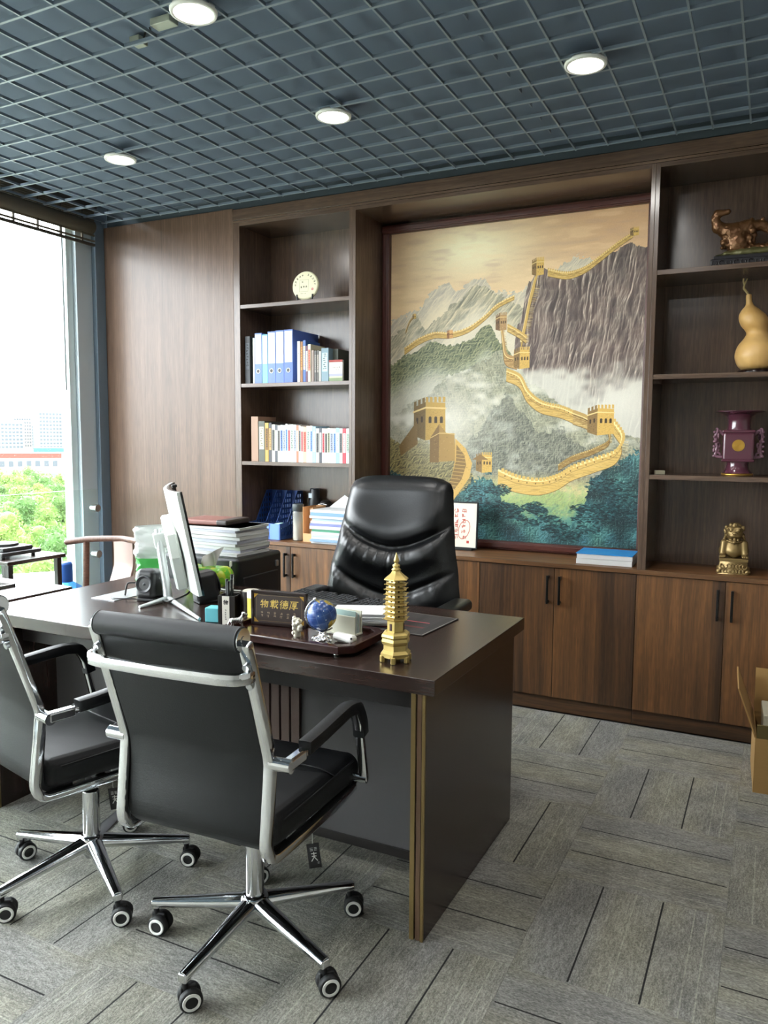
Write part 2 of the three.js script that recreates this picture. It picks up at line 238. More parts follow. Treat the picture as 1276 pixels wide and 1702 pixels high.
// ---------------------------------------------------------------- downlights
const disc = lathe([[0, 0], [0.062, 0], [0.066, 0.002]], 40), rim = lathe([[0.063, 0.004], [0.064, -0.003], [0.074, -0.002], [0.076, 0.004], [0.076, 0.012], [0, 0.012]], 40), glow = std({ color: 0xffffff, emissive: 0xfffaf0, emissiveIntensity: 3.2, roughness: 0.5 });
for (const [x, z, where] of [[-1.733, -2.09, 'above the desk beside the swivel chairs'], [-1.74, -2.99, 'between the leather chair and the painting'], [-2.944, -2.986, 'in front of the wood panel, nearest the window'], [-0.683, -2.986, 'in front of the right end of the painting'], [-2.944, -2.09, 'nearest the window, above the tea table'], [-0.683, -2.09, 'above the open floor right of the desk'], [-1.733, -0.9, 'behind the swivel chairs'], [-0.683, -0.9, 'above open carpet, diagonally off the desk corner'], [0.5, -2.0, 'near the wall opposite the window'], [-1.733, 0.5, 'far from the desk, towards the entrance']]) {
  const l = thing('ceiling_downlight', 'round white LED downlight ' + where, 'downlight', [x, CEIL - 0.008, z], 0, 'round LED downlights');
  part(l, 'rim', rim, M.white); part(l, 'diffuser', disc.clone().applyMatrix4(new THREE.Matrix4().makeScale(1, -1, 1)), glow, 'glowing white diffuser');
  const a = new THREE.RectAreaLight(0xfffcf7, DOWNLIGHT, 0.11, 0.11); a.name = 'downlight_lamp'; a.position.set(0, -0.008, 0); a.rotation.x = -Math.PI / 2; l.add(a);
}
for (const [x, z, w] of [[-1.90, -2.14, 0.085], [-2.07, -2.2, 0.045]]) {
  const d = thing('light_driver', w > 0.05 ? 'larger pale driver box lying on the ceiling grid' : 'small pale driver box with wire on the ceiling grid', 'driver box', [x, CEIL + 0.0115, z]);
  part(d, 'case', tf(bx(w, 0.024, 0.045, 0.003), 0, 0.012, 0), plain(0xaab0a0, 0.5)); part(d, 'wire', tube([[w / 2, 0.015, 0], [w / 2 + 0.03, 0.05, 0.01], [w / 2 + 0.06, 0.02, 0.03]], 0.003, 12, 6), M.black);
}
// ---------------------------------------------------------------- outdoors
{
  one('ground', 'grassy ground far below the window', 'ground', tf(new THREE.CylinderGeometry(2600, 2600, 1, 64), 0, -14.5, 0), std({ map: (() => { const t = texture(256, 256, (u, v) => { const k = pn(u * 24, v * 24, 24, 24, 3) * 0.6 + pn(u * 6, v * 6, 6, 6, 4) * 0.4; return mix3([104, 110, 92], [140, 140, 132], k); }); t.repeat.set(160, 160); return t; })(), roughness: 1 })).userData = { kind: 'structure', label: 'grassy ground far below the window' };
  const at = (deg, r) => [-Math.sin(deg * Math.PI / 180) * r, -Math.cos(deg * Math.PI / 180) * r];
  const crown = [0, 1, 2, 3].map((k) => {
    const rnd = rng(500 + k), pos = [];
    const blobs = []; for (let i = 0; i < 16; i++) { const a = rnd() * 6.283, t = rnd(), h = 2.2 + t * 5.6, rad = (1 - Math.pow(t, 1.6)) * 2.1 * Math.sqrt(rnd()); blobs.push([Math.cos(a) * rad, h, Math.sin(a) * rad, 0.85 + rnd() * 0.6]); }
    blobs.push([0, 4, 0, 1.9], [0, 5.8, 0, 1.4], [0, 7.4, 0, 0.9]);
    for (let i = 0; i < 5200; i++) {
      const b = blobs[Math.floor(rnd() * blobs.length)], u = rnd() * 2 - 1, a = rnd() * 6.283, s = Math.sqrt(1 - u * u), q = b[3] * (0.78 + 0.3 * rnd()), c = V3(b[0] + s * Math.cos(a) * q, b[1] + u * q * 1.1, b[2] + s * Math.sin(a) * q), L = 0.10 + rnd() * 0.16;
      for (let j = 0; j < 3; j++) { pos.push(c.x + (rnd() - 0.5) * L * 2, c.y + (rnd() - 0.5) * L * 2, c.z + (rnd() - 0.5) * L * 2); }
    }
    const g = new THREE.BufferGeometry(); g.setAttribute('position', new THREE.Float32BufferAttribute(pos, 3)); g.setAttribute('uv', new THREE.BufferAttribute(new Float32Array(pos.length / 3 * 2), 2)); g.computeVertexNormals();
    const cores = blobs.map((b) => tf(new THREE.IcosahedronGeometry(b[3] * 0.68, 1), b[0], b[1], b[2]));
    return mg([g, ...cores]);
  });
  const leaf = [0x5f7d30, 0x537232, 0x6c8438, 0x476a2c].map((c) => phy({ color: c, roughness: 0.9, transmission: 0.3, thickness: 0 })), bark = plain(0x5a4a3a, 0.9), trunk = cyl(0.12, 0.2, 4.4, 8); trunk.translate(0, 2.2, 0);
  let n = 0; const tr = rng(77);
  for (let r = 44, q = 0; r < 190; r += 5.6, q++) for (let d = 44.5 + (q % 2) * 57.3 * 2.9 / r; d < 57; d += 57.3 * 5.8 / r) {
    const [x, z] = at(d + (tr() - 0.5) * 57.3 * 0.9 / r, r + (tr() - 0.5) * 0.9), o = thing('broadleaf_tree', 'bright green leafy tree in the grove below the window', 'tree', [x, -14, z], tr() * 6.28, 'trees outside the window');
    const s = 0.74 + tr() * 0.24; o.scale.set(s, s, s); part(o, 'foliage', crown[n % 4], leaf[Math.floor(tr() * 4)]); part(o, 'trunk', trunk, bark); n++;
  }
  const win = plain(0x2e363c, 0.4), tower = (deg, r, w, h, c, label) => {
    const [x, z] = at(deg, r), o = thing('apartment_tower', label, 'building', [x, -14, z], deg * Math.PI / 180 + 0.35, 'towers on the skyline');
    part(o, 'wall', tf(new THREE.BoxGeometry(w, h, w * 0.6), 0, h / 2, 0), plain(c, 0.9));
    const g = []; for (let y = 4; y < h - 2; y += 3.2) for (let k = 0; k < 7; k++) g.push(ext((k - 3) * w / 7.4 - w * 0.045, (k - 3) * w / 7.4 + w * 0.045, y, y + 1.7, w * 0.3, w * 0.3 + 0.12, 0));
    part(o, 'windows', g, win).userData.kind = 'stuff';
    part(o, 'roof_house', tf(new THREE.BoxGeometry(w * 0.3, 4, w * 0.3), 0, h + 2, 0), plain(c, 0.9));
  };
  const tl = ['pale tower', 'cream tower', 'light grey tower'], tc = [0x60686e, 0x6c6860, 0x586068];
  const ord = ['first', 'second', 'third', 'fourth', 'fifth', 'sixth', 'seventh', 'eighth', 'ninth', 'tenth', 'eleventh', 'twelfth'];
  const hs = [27, 31, 24, 30, 35, 28, 40, 34, 44, 38, 41, 30];
  for (let k = 0; k < 12; k++) tower(54.6 - k * 0.83, 760 + (k % 3) * 90, 17 + (k % 4) * 2, hs[k] * 0.93, tc[k % 3], `${tl[k % 3]} on the hazy skyline, ${ord[11 - k]} from the window post`);
  const low = (deg, r, w, h, d, c, label, stripe, sc) => { const [x, z] = at(deg, r), o = thing('low_building', label, 'building', [x, -14, z], deg * Math.PI / 180); part(o, 'wall', tf(new THREE.BoxGeometry(w, h, d), 0, h / 2, 0), plain(c, 0.9)); const g = []; for (let k = 0; k < 9; k++) g.push(ext((k - 4) * w / 9.5 - w * 0.03, (k - 4) * w / 9.5 + w * 0.03, h * 0.5, h * 0.72, d / 2, d / 2 + 0.1, 0)); part(o, 'windows', g, win).userData.kind = 'stuff'; part(o, 'fascia', ext(-w / 2 - 0.1, w / 2 + 0.1, h - stripe, h, d / 2 - 0.3, d / 2 + 0.3, 0), plain(sc, 0.8)); };
  low(51.4, 300, 26, 9.2, 14, 0x8c8882, 'white low building with a red fascia beyond the trees', 1.6, 0x8c2a20);
  low(48.6, 330, 22, 10.5, 14, 0x7d8286, 'pale grey low building with a blue fascia beyond the trees', 1.4, 0x28508a);
  low(54.5, 340, 30, 9, 14, 0x86827a, 'cream low building with a brown fascia beyond the trees', 1.4, 0x64482e);
  low(50.2, 232, 34, 5.2, 8, 0x8e928e, 'long white shed with a grey fascia behind the grove', 0.9, 0x4c5356);
  const [rx, rz] = at(49.5, 34), roof = thing('terrace_roof', 'pale concrete flat roof just below the window', 'roof', [rx, -14, rz], 0.9); part(roof, 'roof_slab', ext(-9, 7.4, 0, 9.1, -3.4, 5, 0.05), plain(0xc9d2c8, 0.8)); part(roof, 'parapet', ext(-9, 7.4, 9.1, 9.35, -3.4, -3.15, 0.02), plain(0xd6dcd4, 0.8));
}
// ---------------------------------------------------------------- executive desk
{
  const d = thing('executive_desk', 'large dark wood executive desk with bronze edged panel legs', 'desk');
  part(d, 'desktop', uvm(ext(-2.60, -0.775, 0.706, 0.75, -2.69, -1.862, 0.002, 2), 'x'), M.desk);
  for (const [a, b, nm] of [[-0.848, -0.806], [-2.570, -2.528]]) {
    const l = part(d, 'panel_leg', uvm(ext(a, b, 0, 0.706, -2.67, -1.882, 0.001)), M.desk), out = a < -2;
    part(l, 'edge_strip', ext(a, a + 0.014, 0, 0.705, -1.882, -1.874, 0.0012), M.bronzeTrim, 'bronze edge strip'); part(l, 'edge_strip', ext(a + 0.017, b - 0.011, 0, 0.705, -1.882, -1.877, 0.0012), plain(0x6b5340, 0.45, 0.3)); part(l, 'edge_strip', ext(b - 0.009, b, 0, 0.705, -1.882, -1.874, 0.0012), M.bronzeTrim, 'bronze edge strip');
  }
  part(d, 'apron', uvm(ext(-2.528, -0.848, 0.612, 0.706, -2.02, -2.0, 0.001), 'x'), M.deskDark);
  part(d, 'modesty_panel', ext(-2.528, -0.848, 0.09, 0.63, -2.165, -2.15, 0.001), M.grey, 'matt grey modesty panel');
  part(d, 'bottom_rail', ext(-2.528, -0.848, 0.06, 0.09, -2.17, -2.145, 0.001), M.deskDark);
  const ins = part(d, 'slatted_insert', [ext(-1.575, -1.365, 0.34, 0.362, -2.15, -2.138, 0.001), ext(-1.575, -1.57, 0.36, 0.63, -2.15, -2.14, 0.001)], M.deskDark);
  for (let k = 0; k < 5; k++) part(ins, 'slat', uvm(ext(-1.567 + k * 0.04, -1.534 + k * 0.04, 0.364, 0.628, -2.15, -2.137, 0.002)), plain(0x54423a, 0.45));
  part(d, 'cable_plate', ext(-2.385, -2.262, 0.7502, 0.7525, -2.47, -2.205, 0.001), plain(0xb9bdc0, 0.35, 0.7), 'brushed metal cable plate');
}
// ---------------------------------------------------------------- chrome swivel chairs
const ring = lathe([[0.0155, -0.0012], [0.0155, 0.0012], [0.0215, 0.0012], [0.0225, -0.0012]], 28);
function casterGeo() { const g = []; for (const s of [-1, 1]) g.push(tf(lathe([[0, -0.011], [0.013, -0.011], [0.015, -0.008], [0.023, -0.009], [0.0285, -0.006], [0.0285, 0.006], [0.023, 0.01], [0, 0.01]], 28), s * 0.014, 0.0285, 0, 0, 0, -Math.PI / 2 * s)); g.push(tf(bx(0.012, 0.03, 0.04, 0.004), 0, 0.044, 0.004)); g.push(rod([0, 0.05, 0.012], [0, 0.082, 0.012], 0.008)); return g; }
const casterG = mg(casterGeo().map((g) => tf(g, 0, 0, -0.012))), ringGs = [tf(ring.clone(), 0.0252, 0.0285, -0.012, 0, 0, -Math.PI / 2), tf(ring.clone(), -0.0252, 0.0285, -0.012, 0, 0, Math.PI / 2)], ringM = plain(0xe8e8e4, 0.5);
const tagTex = canvasTex(64, 128, (c, w, h) => { c.fillStyle = '#17181a'; c.fillRect(0, 0, w, h); c.strokeStyle = '#d8d8d4'; c.lineWidth = 5; c.beginPath(); c.moveTo(18, 52); c.lineTo(46, 52); c.moveTo(32, 44); c.lineTo(32, 70); c.moveTo(20, 66); c.lineTo(44, 66); c.moveTo(32, 70); c.lineTo(16, 92); c.moveTo(32, 70); c.lineTo(48, 92); c.stroke(); c.lineWidth = 2.5; c.beginPath(); for (let k = 0; k < 3; k++) { c.moveTo(14, 22 + k * 7); c.lineTo(30, 22 + k * 7); c.moveTo(36, 22 + k * 7); c.lineTo(50, 22 + k * 7); } c.moveTo(46, 100); c.lineTo(56, 100); c.moveTo(46, 106); c.lineTo(56, 106); c.stroke(); });
const tagLabelTex = canvasTex(128, 64, (c, w, h) => { c.fillStyle = '#d9d8c4'; c.fillRect(0, 0, w, h); c.strokeStyle = '#6d6c5a'; c.lineWidth = 4; c.strokeRect(6, 6, 116, 52); c.beginPath(); for (let k = 0; k < 5; k++) { c.moveTo(18 + k * 13, 40); c.lineTo(22 + k * 13, 24); c.lineTo(26 + k * 13, 40); } c.stroke(); c.beginPath(); c.arc(100, 32, 11, 0, 7); c.stroke(); });
function swivelChair(label, x, z, turn, baseTurn, casterTurns, tagAt) {
  const o = thing('swivel_chair', label, 'office chair', [x, 0, z], turn, 'chrome framed visitor swivel chairs');
  const prof = [[0.338, 0.948], [0.293, 0.80], [0.246, 0.66], [0.243, 0.58], [0.252, 0.49], [0.248, 0.455], [0.215, 0.425], [0.16, 0.415]];
  part(o, 'backrest', barZY(prof, 0, 0.388, 0.022, 60, 0.004), M.leather);
  const roll = part(o, 'top_roll', [tf(cyl(0.028, 0.028, 0.392, 28), 0, 0.954, 0.343, 0, 0, Math.PI / 2), tf(new THREE.TorusGeometry(0.026, 0.003, 8, 28), 0.195, 0.954, 0.343, 0, Math.PI / 2), tf(new THREE.TorusGeometry(0.026, 0.003, 8, 28), -0.195, 0.954, 0.343, 0, Math.PI / 2)], M.leather);
  for (const s of [-1, 1]) part(roll, 'end_cap', [tf(cyl(0.026, 0.026, 0.006, 28), s * 0.198, 0.954, 0.343, 0, 0, Math.PI / 2), tf(cyl(0.009, 0.009, 0.009, 16), s * 0.198, 0.954, 0.343, 0, 0, Math.PI / 2)], M.chrome, 'chrome end cap');
  const lab = new THREE.BoxGeometry(0.034, 0.017, 0.001); part(o, 'maker_label', tf(lab, -0.155, 0.924, 0.3435, 0.28), std({ map: tagLabelTex, roughness: 0.7 }), 'small cream label');
  // seat cushion with a soft crown and a waterfall front
  const seat = bx(0.43, 0.08, 0.47, 0.03, 5), sp = seat.attributes.position; for (let i = 0; i < sp.count; i++) { const X = sp.getX(i), Y = sp.getY(i), Z = sp.getZ(i), e = (1 - Math.pow(X / 0.215, 4)); sp.setY(i, Y + (Y > 0 ? 0.012 * e : 0) - 0.05 * Math.pow(clamp((-Z - 0.12) / 0.115), 2) * 0.5); } seat.computeVertexNormals();
  const st = part(o, 'seat', tf(toCreasedNormals(seat, 1), 0, 0.465, 0.005), M.leather);
  part(st, 'seam', [tube([[-0.212, 0.49, -0.06], [-0.17, 0.51, -0.045], [0, 0.52, -0.03], [0.17, 0.51, -0.045], [0.212, 0.49, -0.06]], 0.0026, 30, 6), tube([[0.212, 0.487, 0.2], [0.2145, 0.487, 0], [0.212, 0.485, -0.18]], 0.0026, 20, 6), tube([[-0.212, 0.487, 0.2], [-0.2145, 0.487, 0], [-0.212, 0.485, -0.18]], 0.0026, 20, 6)], M.leather);
  for (const s of [-1, 1]) {
    const f = part(o, 'side_frame', barZY([[0.346, 0.945], [0.300, 0.81], [0.256, 0.672], [0.250, 0.64], [0.256, 0.58], [0.270, 0.46], [0.263, 0.428], [0.235, 0.412], [0.10, 0.406], [-0.10, 0.404], [-0.185, 0.412]], s * 0.208, 0.026, 0.017, 90, 0.004), M.chrome);
    part(f, 'screw', [tf(cyl(0.0085, 0.0085, 0.02, 16), s * 0.208, 0.896, 0.338, Math.PI / 2 + 0.3), tf(cyl(0.0085, 0.0085, 0.02, 16), s * 0.208, 0.852, 0.325, Math.PI / 2 + 0.3)], M.chromeDull);
    const a = part(o, 'arm_frame', [barZY([[0.19, 0.650], [0.10, 0.655], [-0.06, 0.668], [-0.105, 0.658], [-0.128, 0.62], [-0.15, 0.53], [-0.168, 0.445]], s * 0.252, 0.024, 0.012, 60, 0.003), tf(cyl(0.0165, 0.0165, 0.055, 20), s * 0.236, 0.646, 0.248, 0, 0, Math.PI / 2), tf(bx(0.026, 0.028, 0.075, 0.006, 2), s * 0.252, 0.648, 0.215), tf(cyl(0.012, 0.012, 0.05, 16), s * 0.236, 0.446, -0.166, 0, 0, Math.PI / 2)], M.chrome);
    part(a, 'arm_pad', barZY([[0.165, 0.660], [0.10, 0.664], [-0.05, 0.678], [-0.108, 0.668], [-0.136, 0.625], [-0.145, 0.585]], s * 0.252, 0.036, 0.024, 60, 0.006), M.leather, 'black padded arm rest');
  }
  const cb = barZY([[-0.212, 0.325], [-0.214, 0.352], [-0.198, 0.372], [-0.15, 0.382], [0, 0.386], [0.15, 0.382], [0.198, 0.372], [0.214, 0.352], [0.212, 0.325]], 0.874, 0.026, 0.012, 60, 0.003);
  cb.applyMatrix4(new THREE.Matrix4().set(0, 0, 1, 0, 1, 0, 0, 0, 0, 1, 0, 0, 0, 0, 0, 1)); part(o, 'back_handle', cb, M.chrome, 'bowed chrome bar across the back');
  part(o, 'seat_plate', [ext(-0.20, 0.20, 0.398, 0.412, -0.06, -0.03, 0.003), ext(-0.20, 0.20, 0.398, 0.412, 0.05, 0.08, 0.003), ext(-0.07, 0.07, 0.375, 0.405, -0.09, 0.10, 0.01)], M.black);
  part(o, 'gas_lift', lathe([[0.0, 0.10], [0.026, 0.10], [0.026, 0.285], [0.023, 0.29], [0.0, 0.29]], 32), M.chrome); part(o, 'piston', cyl(0.016, 0.016, 0.12, 20).translate(0, 0.335, 0), M.black);
  part(o, 'hub', lathe([[0.0, 0.072], [0.022, 0.072], [0.026, 0.085], [0.036, 0.095], [0.04, 0.115], [0.038, 0.135], [0.03, 0.146], [0.0, 0.146]], 32), M.chrome);
  for (let k = 0; k < 5; k++) {
    const A = baseTurn - turn * 0 + k * 2 * Math.PI / 5, W = A + turn, dx = Math.cos(W), dz = -Math.sin(W);   // local direction of this spoke
    const lx = Math.cos(A), lz = -Math.sin(A), R0 = 0.287;
    const leg = []; { const c = rod([0.03, 0, 0], [R0 + 0.008, 0, 0], 0.027, 0.0155, 18), p = c.attributes.position; for (let i = 0; i < p.count; i++) { const t = (p.getX(i) - 0.03) / R0; p.setY(i, p.getY(i) * 0.8 + 0.118 - 0.034 * t); } c.computeVertexNormals(); leg.push(c, tf(bx(0.024, 0.026, 0.026, 0.006, 2), R0, 0.084, 0)); }
    const g = mg(leg); g.rotateY(A); part(o, 'base_leg', g, M.chrome);
    const cs = part(o, 'caster', casterG, M.rubber, 'black twin-wheel caster'); cs.position.set(lx * R0, 0, lz * R0); cs.rotation.y = casterTurns[k] - turn; for (const rg of ringGs) part(cs, 'wheel_ring', rg, ringM, 'white wheel ring');
  }
  const t = part(o, 'hang_tag', ext(-0.017, 0.017, -0.07, 0, -0.001, 0.001, 0), [M.black, M.black, M.black, M.black, std({ map: tagTex, roughness: 0.5 }), M.black], 'black hang tag with white print'); t.position.set(...tagAt); t.rotation.set(0, 0.55 - turn, 0.12);
  part(t, 'tag_string', tube([[0, 0, 0], [0.004, 0.05, 0], [0.0, 0.11, 0.004]], 0.0012, 10, 5), plain(0xb0b0a8, 0.8));
}
swivelChair('chrome and black leather swivel chair directly in front of the golden pagoda', -1.22, -1.67, 0.054, -0.37, [-0.75, -1.1, -0.5, -1.35, -0.7], [0.15, 0.29, -0.055]);
swivelChair('chrome and black leather swivel chair nearer the tea table, turned aside', -1.865, -1.70, -0.24, -0.28, [-0.9, -1.2, -0.6, -0.3, -0.8], [0.03, 0.28, -0.06]);
// ---------------------------------------------------------------- executive leather chair
{
  const o = thing('executive_chair', 'high-backed black leather executive chair behind the desk', 'chair', [-1.505, 0, -3.08], 0.02);
  const hw = (t) => { const k = [[0, 0.30], [0.12, 0.335], [0.25, 0.335], [0.45, 0.315], [0.65, 0.285], [0.8, 0.268], [0.93, 0.255], [0.975, 0.24], [1, 0.20]]; for (let i = 1; i < k.length; i++) if (t <= k[i][0]) { const a = (t - k[i - 1][0]) / (k[i][0] - k[i - 1][0]); return lerp(k[i - 1][1], k[i][1], a * a * (3 - 2 * a) * 0.5 + a * 0.5); } return 0.2; };
  const c1 = (s) => 0.605 + 0.15 * Math.pow(Math.abs(s), 1.7), c2 = (s) => 0.335 + 0.17 * Math.pow(Math.abs(s), 1.5);
  const fold = (s, t) => {
    const d1 = t - c1(s), d2 = t - c2(s); let z = 0;
    z -= 0.030 * Math.exp(-d1 * d1 / 0.0007) + 0.016 * Math.exp(-d2 * d2 / 0.0005);
    z += 0.026 * Math.exp(-Math.pow((d1 + 0.085) / 0.07, 2)) + 0.018 * Math.exp(-Math.pow((d1 - 0.10) / 0.09, 2)) + 0.016 * Math.exp(-Math.pow((d2 + 0.10) / 0.08, 2));
    const w1 = Math.exp(-Math.abs(d1 + 0.045) / 0.045) * (d1 < 0.01 ? 1 : 0.2), w2 = Math.exp(-Math.abs(d2 + 0.03) / 0.04) * (d2 < 0.01 ? 1 : 0.15);
    const ph = s * 9 + (t - 0.5) * s * 14 + 3 * pn(s * 3 + 9, t * 5, 64, 64, 3); z += 0.0022 * w1 * (Math.sin(ph * 3.1) + 0.6 * Math.sin(ph * 6.7 + 1)) + 0.0018 * w2 * (Math.sin(ph * 3.7 + 2) + 0.6 * Math.sin(ph * 7.3));
    z -= 0.007 * Math.exp(-s * s / 0.0006) * sstep(c1(s), c1(s) - 0.04, t) * sstep(c2(s) - 0.02, c2(s) + 0.06, t);
    return z;
  };
  const H = 0.765, y0 = 0.44, lean = (t) => -0.13 * t + 0.03 * Math.sin(t * 3.1), front = gridSurf((u, v) => {
    const s = u * 2 - 1, e = Math.pow(Math.abs(s), 6), t = v, edge = sstep(0, 0.05, v) * sstep(1, 0.93, v);
    return [s * hw(t), y0 + t * H + (1 - Math.pow(Math.abs(s), 4)) * 0.012 * sstep(0.9, 1, t), lean(t) + (0.055 * (1 - e) + fold(s, t) * (1 - e)) * Math.sqrt(edge) + 0.02 * Math.pow(Math.abs(s), 2) * (1 - e)];
  }, 90, 110), back = gridSurf((u, v) => { const s = 1 - u * 2, e = Math.pow(Math.abs(s), 4), edge = sstep(0, 0.06, v) * sstep(1, 0.92, v); return [s * hw(v), y0 + v * H + (1 - Math.pow(Math.abs(s), 4)) * 0.012 * sstep(0.9, 1, v), lean(v) - 0.06 * (1 - e) * Math.sqrt(edge)]; }, 40, 60);
  part(o, 'backrest', mg([front, back]), M.leatherExec);
  part(o, 'seat', tf(bx(0.56, 0.13, 0.54, 0.05, 5), 0, 0.46, 0.22), M.leatherExec);
  for (const s of [-1, 1]) { part(o, 'armrest', tf(bx(0.09, 0.05, 0.34, 0.022, 4), s * 0.345, 0.685, 0.16), M.leatherExec); part(o, 'arm_post', [ext(s * 0.345 - 0.02, s * 0.345 + 0.02, 0.40, 0.67, 0.06, 0.11, 0.006), ext(Math.min(0, s * 0.345), Math.max(0, s * 0.345), 0.385, 0.41, 0.06, 0.11, 0.004)], M.black); }
  part(o, 'gas_lift', cyl(0.03, 0.03, 0.32, 20).translate(0, 0.25, 0.2), M.black);
  for (let k = 0; k < 5; k++) { const a = k * 1.2566 + 0.3; part(o, 'base_leg', rod([0, 0.1, 0.2], [Math.cos(a) * 0.3, 0.075, 0.2 + Math.sin(a) * 0.3], 0.026, 0.018), M.chrome); const c = part(o, 'caster', casterG, M.rubber); c.position.set(Math.cos(a) * 0.3, 0, 0.2 + Math.sin(a) * 0.3); c.rotation.y = a; }
}
// ---------------------------------------------------------------- round-backed wooden armchair by the window
{
  const o = thing('yoke_back_chair', 'brown wooden yoke-back chair with pale curved splat by the window', 'chair', [-3.07, 0, -3.03], 0.03);
  part(o, 'top_rail', [tube([[-0.325, 0.815, 0.035], [-0.2, 0.835, 0.0], [0, 0.845, -0.035], [0.2, 0.835, 0.0], [0.325, 0.815, 0.035]], 0.0165, 50, 14), tf(new THREE.SphereGeometry(0.0165, 14, 10), -0.325, 0.815, 0.035), tf(new THREE.SphereGeometry(0.0165, 14, 10), 0.325, 0.815, 0.035)], M.chairWood);
  for (const s of [-1, 1]) { part(o, 'rear_leg', tube([[s * 0.225, 0, 0.03], [s * 0.225, 0.44, 0.02], [s * 0.222, 0.62, 0.01], [s * 0.222, 0.83, 0.0]], 0.017, 30, 12), M.chairWood); part(o, 'front_leg', rod([s * 0.235, 0, 0.42], [s * 0.235, 0.43, 0.42], 0.019), M.chairWood); part(o, 'stretcher', rod([s * 0.23, 0.16, 0.42], [s * 0.225, 0.16, 0.03], 0.012), M.chairWood); }
  part(o, 'back_splat', barZY([[0.045, 0.46], [0.03, 0.56], [-0.03, 0.70], [-0.032, 0.835]], 0.01, 0.13, 0.012, 30, 0.002), plain(0xb09a92, 0.35), 'pale curved splat');
  part(o, 'seat', uvm(tf(bx(0.52, 0.035, 0.44, 0.008, 2), 0, 0.445, 0.225), 'x'), M.chairWood); part(o, 'stretcher', rod([-0.235, 0.12, 0.42], [0.235, 0.12, 0.42], 0.012), M.chairWood);
}
// ---------------------------------------------------------------- tea table and things beside the window
{
  const o = thing('tea_table', 'dark tea table with inset tray beside the desk', 'table');
  part(o, 'table_top', [ext(-3.55, -2.765, 0.685, 0.72, -2.455, -1.1, 0.004, 2)].map((g) => uvm(g, 'z')), M.desk);
  part(o, 'inset_tray', [ext(-3.45, -3.0, 0.7202, 0.7225, -2.33, -1.25, 0.001), ext(-3.46, -3.45, 0.72, 0.732, -2.34, -1.24, 0.001), ext(-3.0, -2.99, 0.72, 0.732, -2.34, -1.24, 0.001), ext(-3.46, -2.99, 0.72, 0.732, -2.34, -2.33, 0.001)], plain(0x4a4644, 0.25));
  for (const x of [-3.5, -2.83]) for (const z of [-2.4, -1.16]) part(o, 'leg', ext(x - 0.03, x + 0.03, 0, 0.685, z - 0.03, z + 0.03, 0.004), M.deskDark);
  const s = thing('side_stand', 'narrow dark stand behind the tea table', 'stand', [0, 0, 0]);
  part(s, 'top', uvm(ext(-3.88, -3.40, 0.735, 0.755, -2.98, -2.62, 0.003), 'x'), M.desk);
  for (const x of [-3.85, -3.43]) for (const z of [-2.95, -2.65]) part(s, 'leg', ext(x - 0.014, x + 0.014, 0, 0.735, z - 0.014, z + 0.014, 0.002), M.deskDark);
  const c = thing('tea_stove', 'dark flat electric tea stove on the narrow stand', 'stove', [-3.62, 0.755, -2.78]);
  part(c, 'body', [tf(bx(0.26, 0.02, 0.24, 0.004), 0, 0.022, 0), tf(bx(0.20, 0.02, 0.18, 0.004), 0, 0.042, 0)], plain(0x2d2e30, 0.3)); part(c, 'plate', cyl(0.075, 0.08, 0.012, 28).translate(-0.02, 0.058, 0), M.black); for (const x of [-0.1, 0.1]) for (const z of [-0.09, 0.09]) part(c, 'foot', cyl(0.01, 0.01, 0.013, 10).translate(x, 0.0065, z), M.black);
  const j = thing('water_jug', 'translucent blue water bottle with dark blue cap by the window', 'bottle', [-3.66, 0, -3.20]);
  part(j, 'body', lathe([[0, 0.002], [0.125, 0.002], [0.132, 0.02], [0.132, 0.42], [0.128, 0.46], [0.10, 0.50], [0.05, 0.535], [0.032, 0.545], [0, 0.545]], 32).translate(0, 0, 0), phy({ color: 0x7db7e6, roughness: 0.12, transmission: 0.75, thickness: 0 })); part(j, 'cap', lathe([[0.034, 0.54], [0.04, 0.545], [0.04, 0.64], [0.034, 0.655], [0, 0.655]], 24), plain(0x2f5fae, 0.4), 'dark blue cap'); part(j, 'cap_loop', tf(new THREE.TorusGeometry(0.025, 0.003, 6, 20), 0, 0.672, 0), M.white);
}
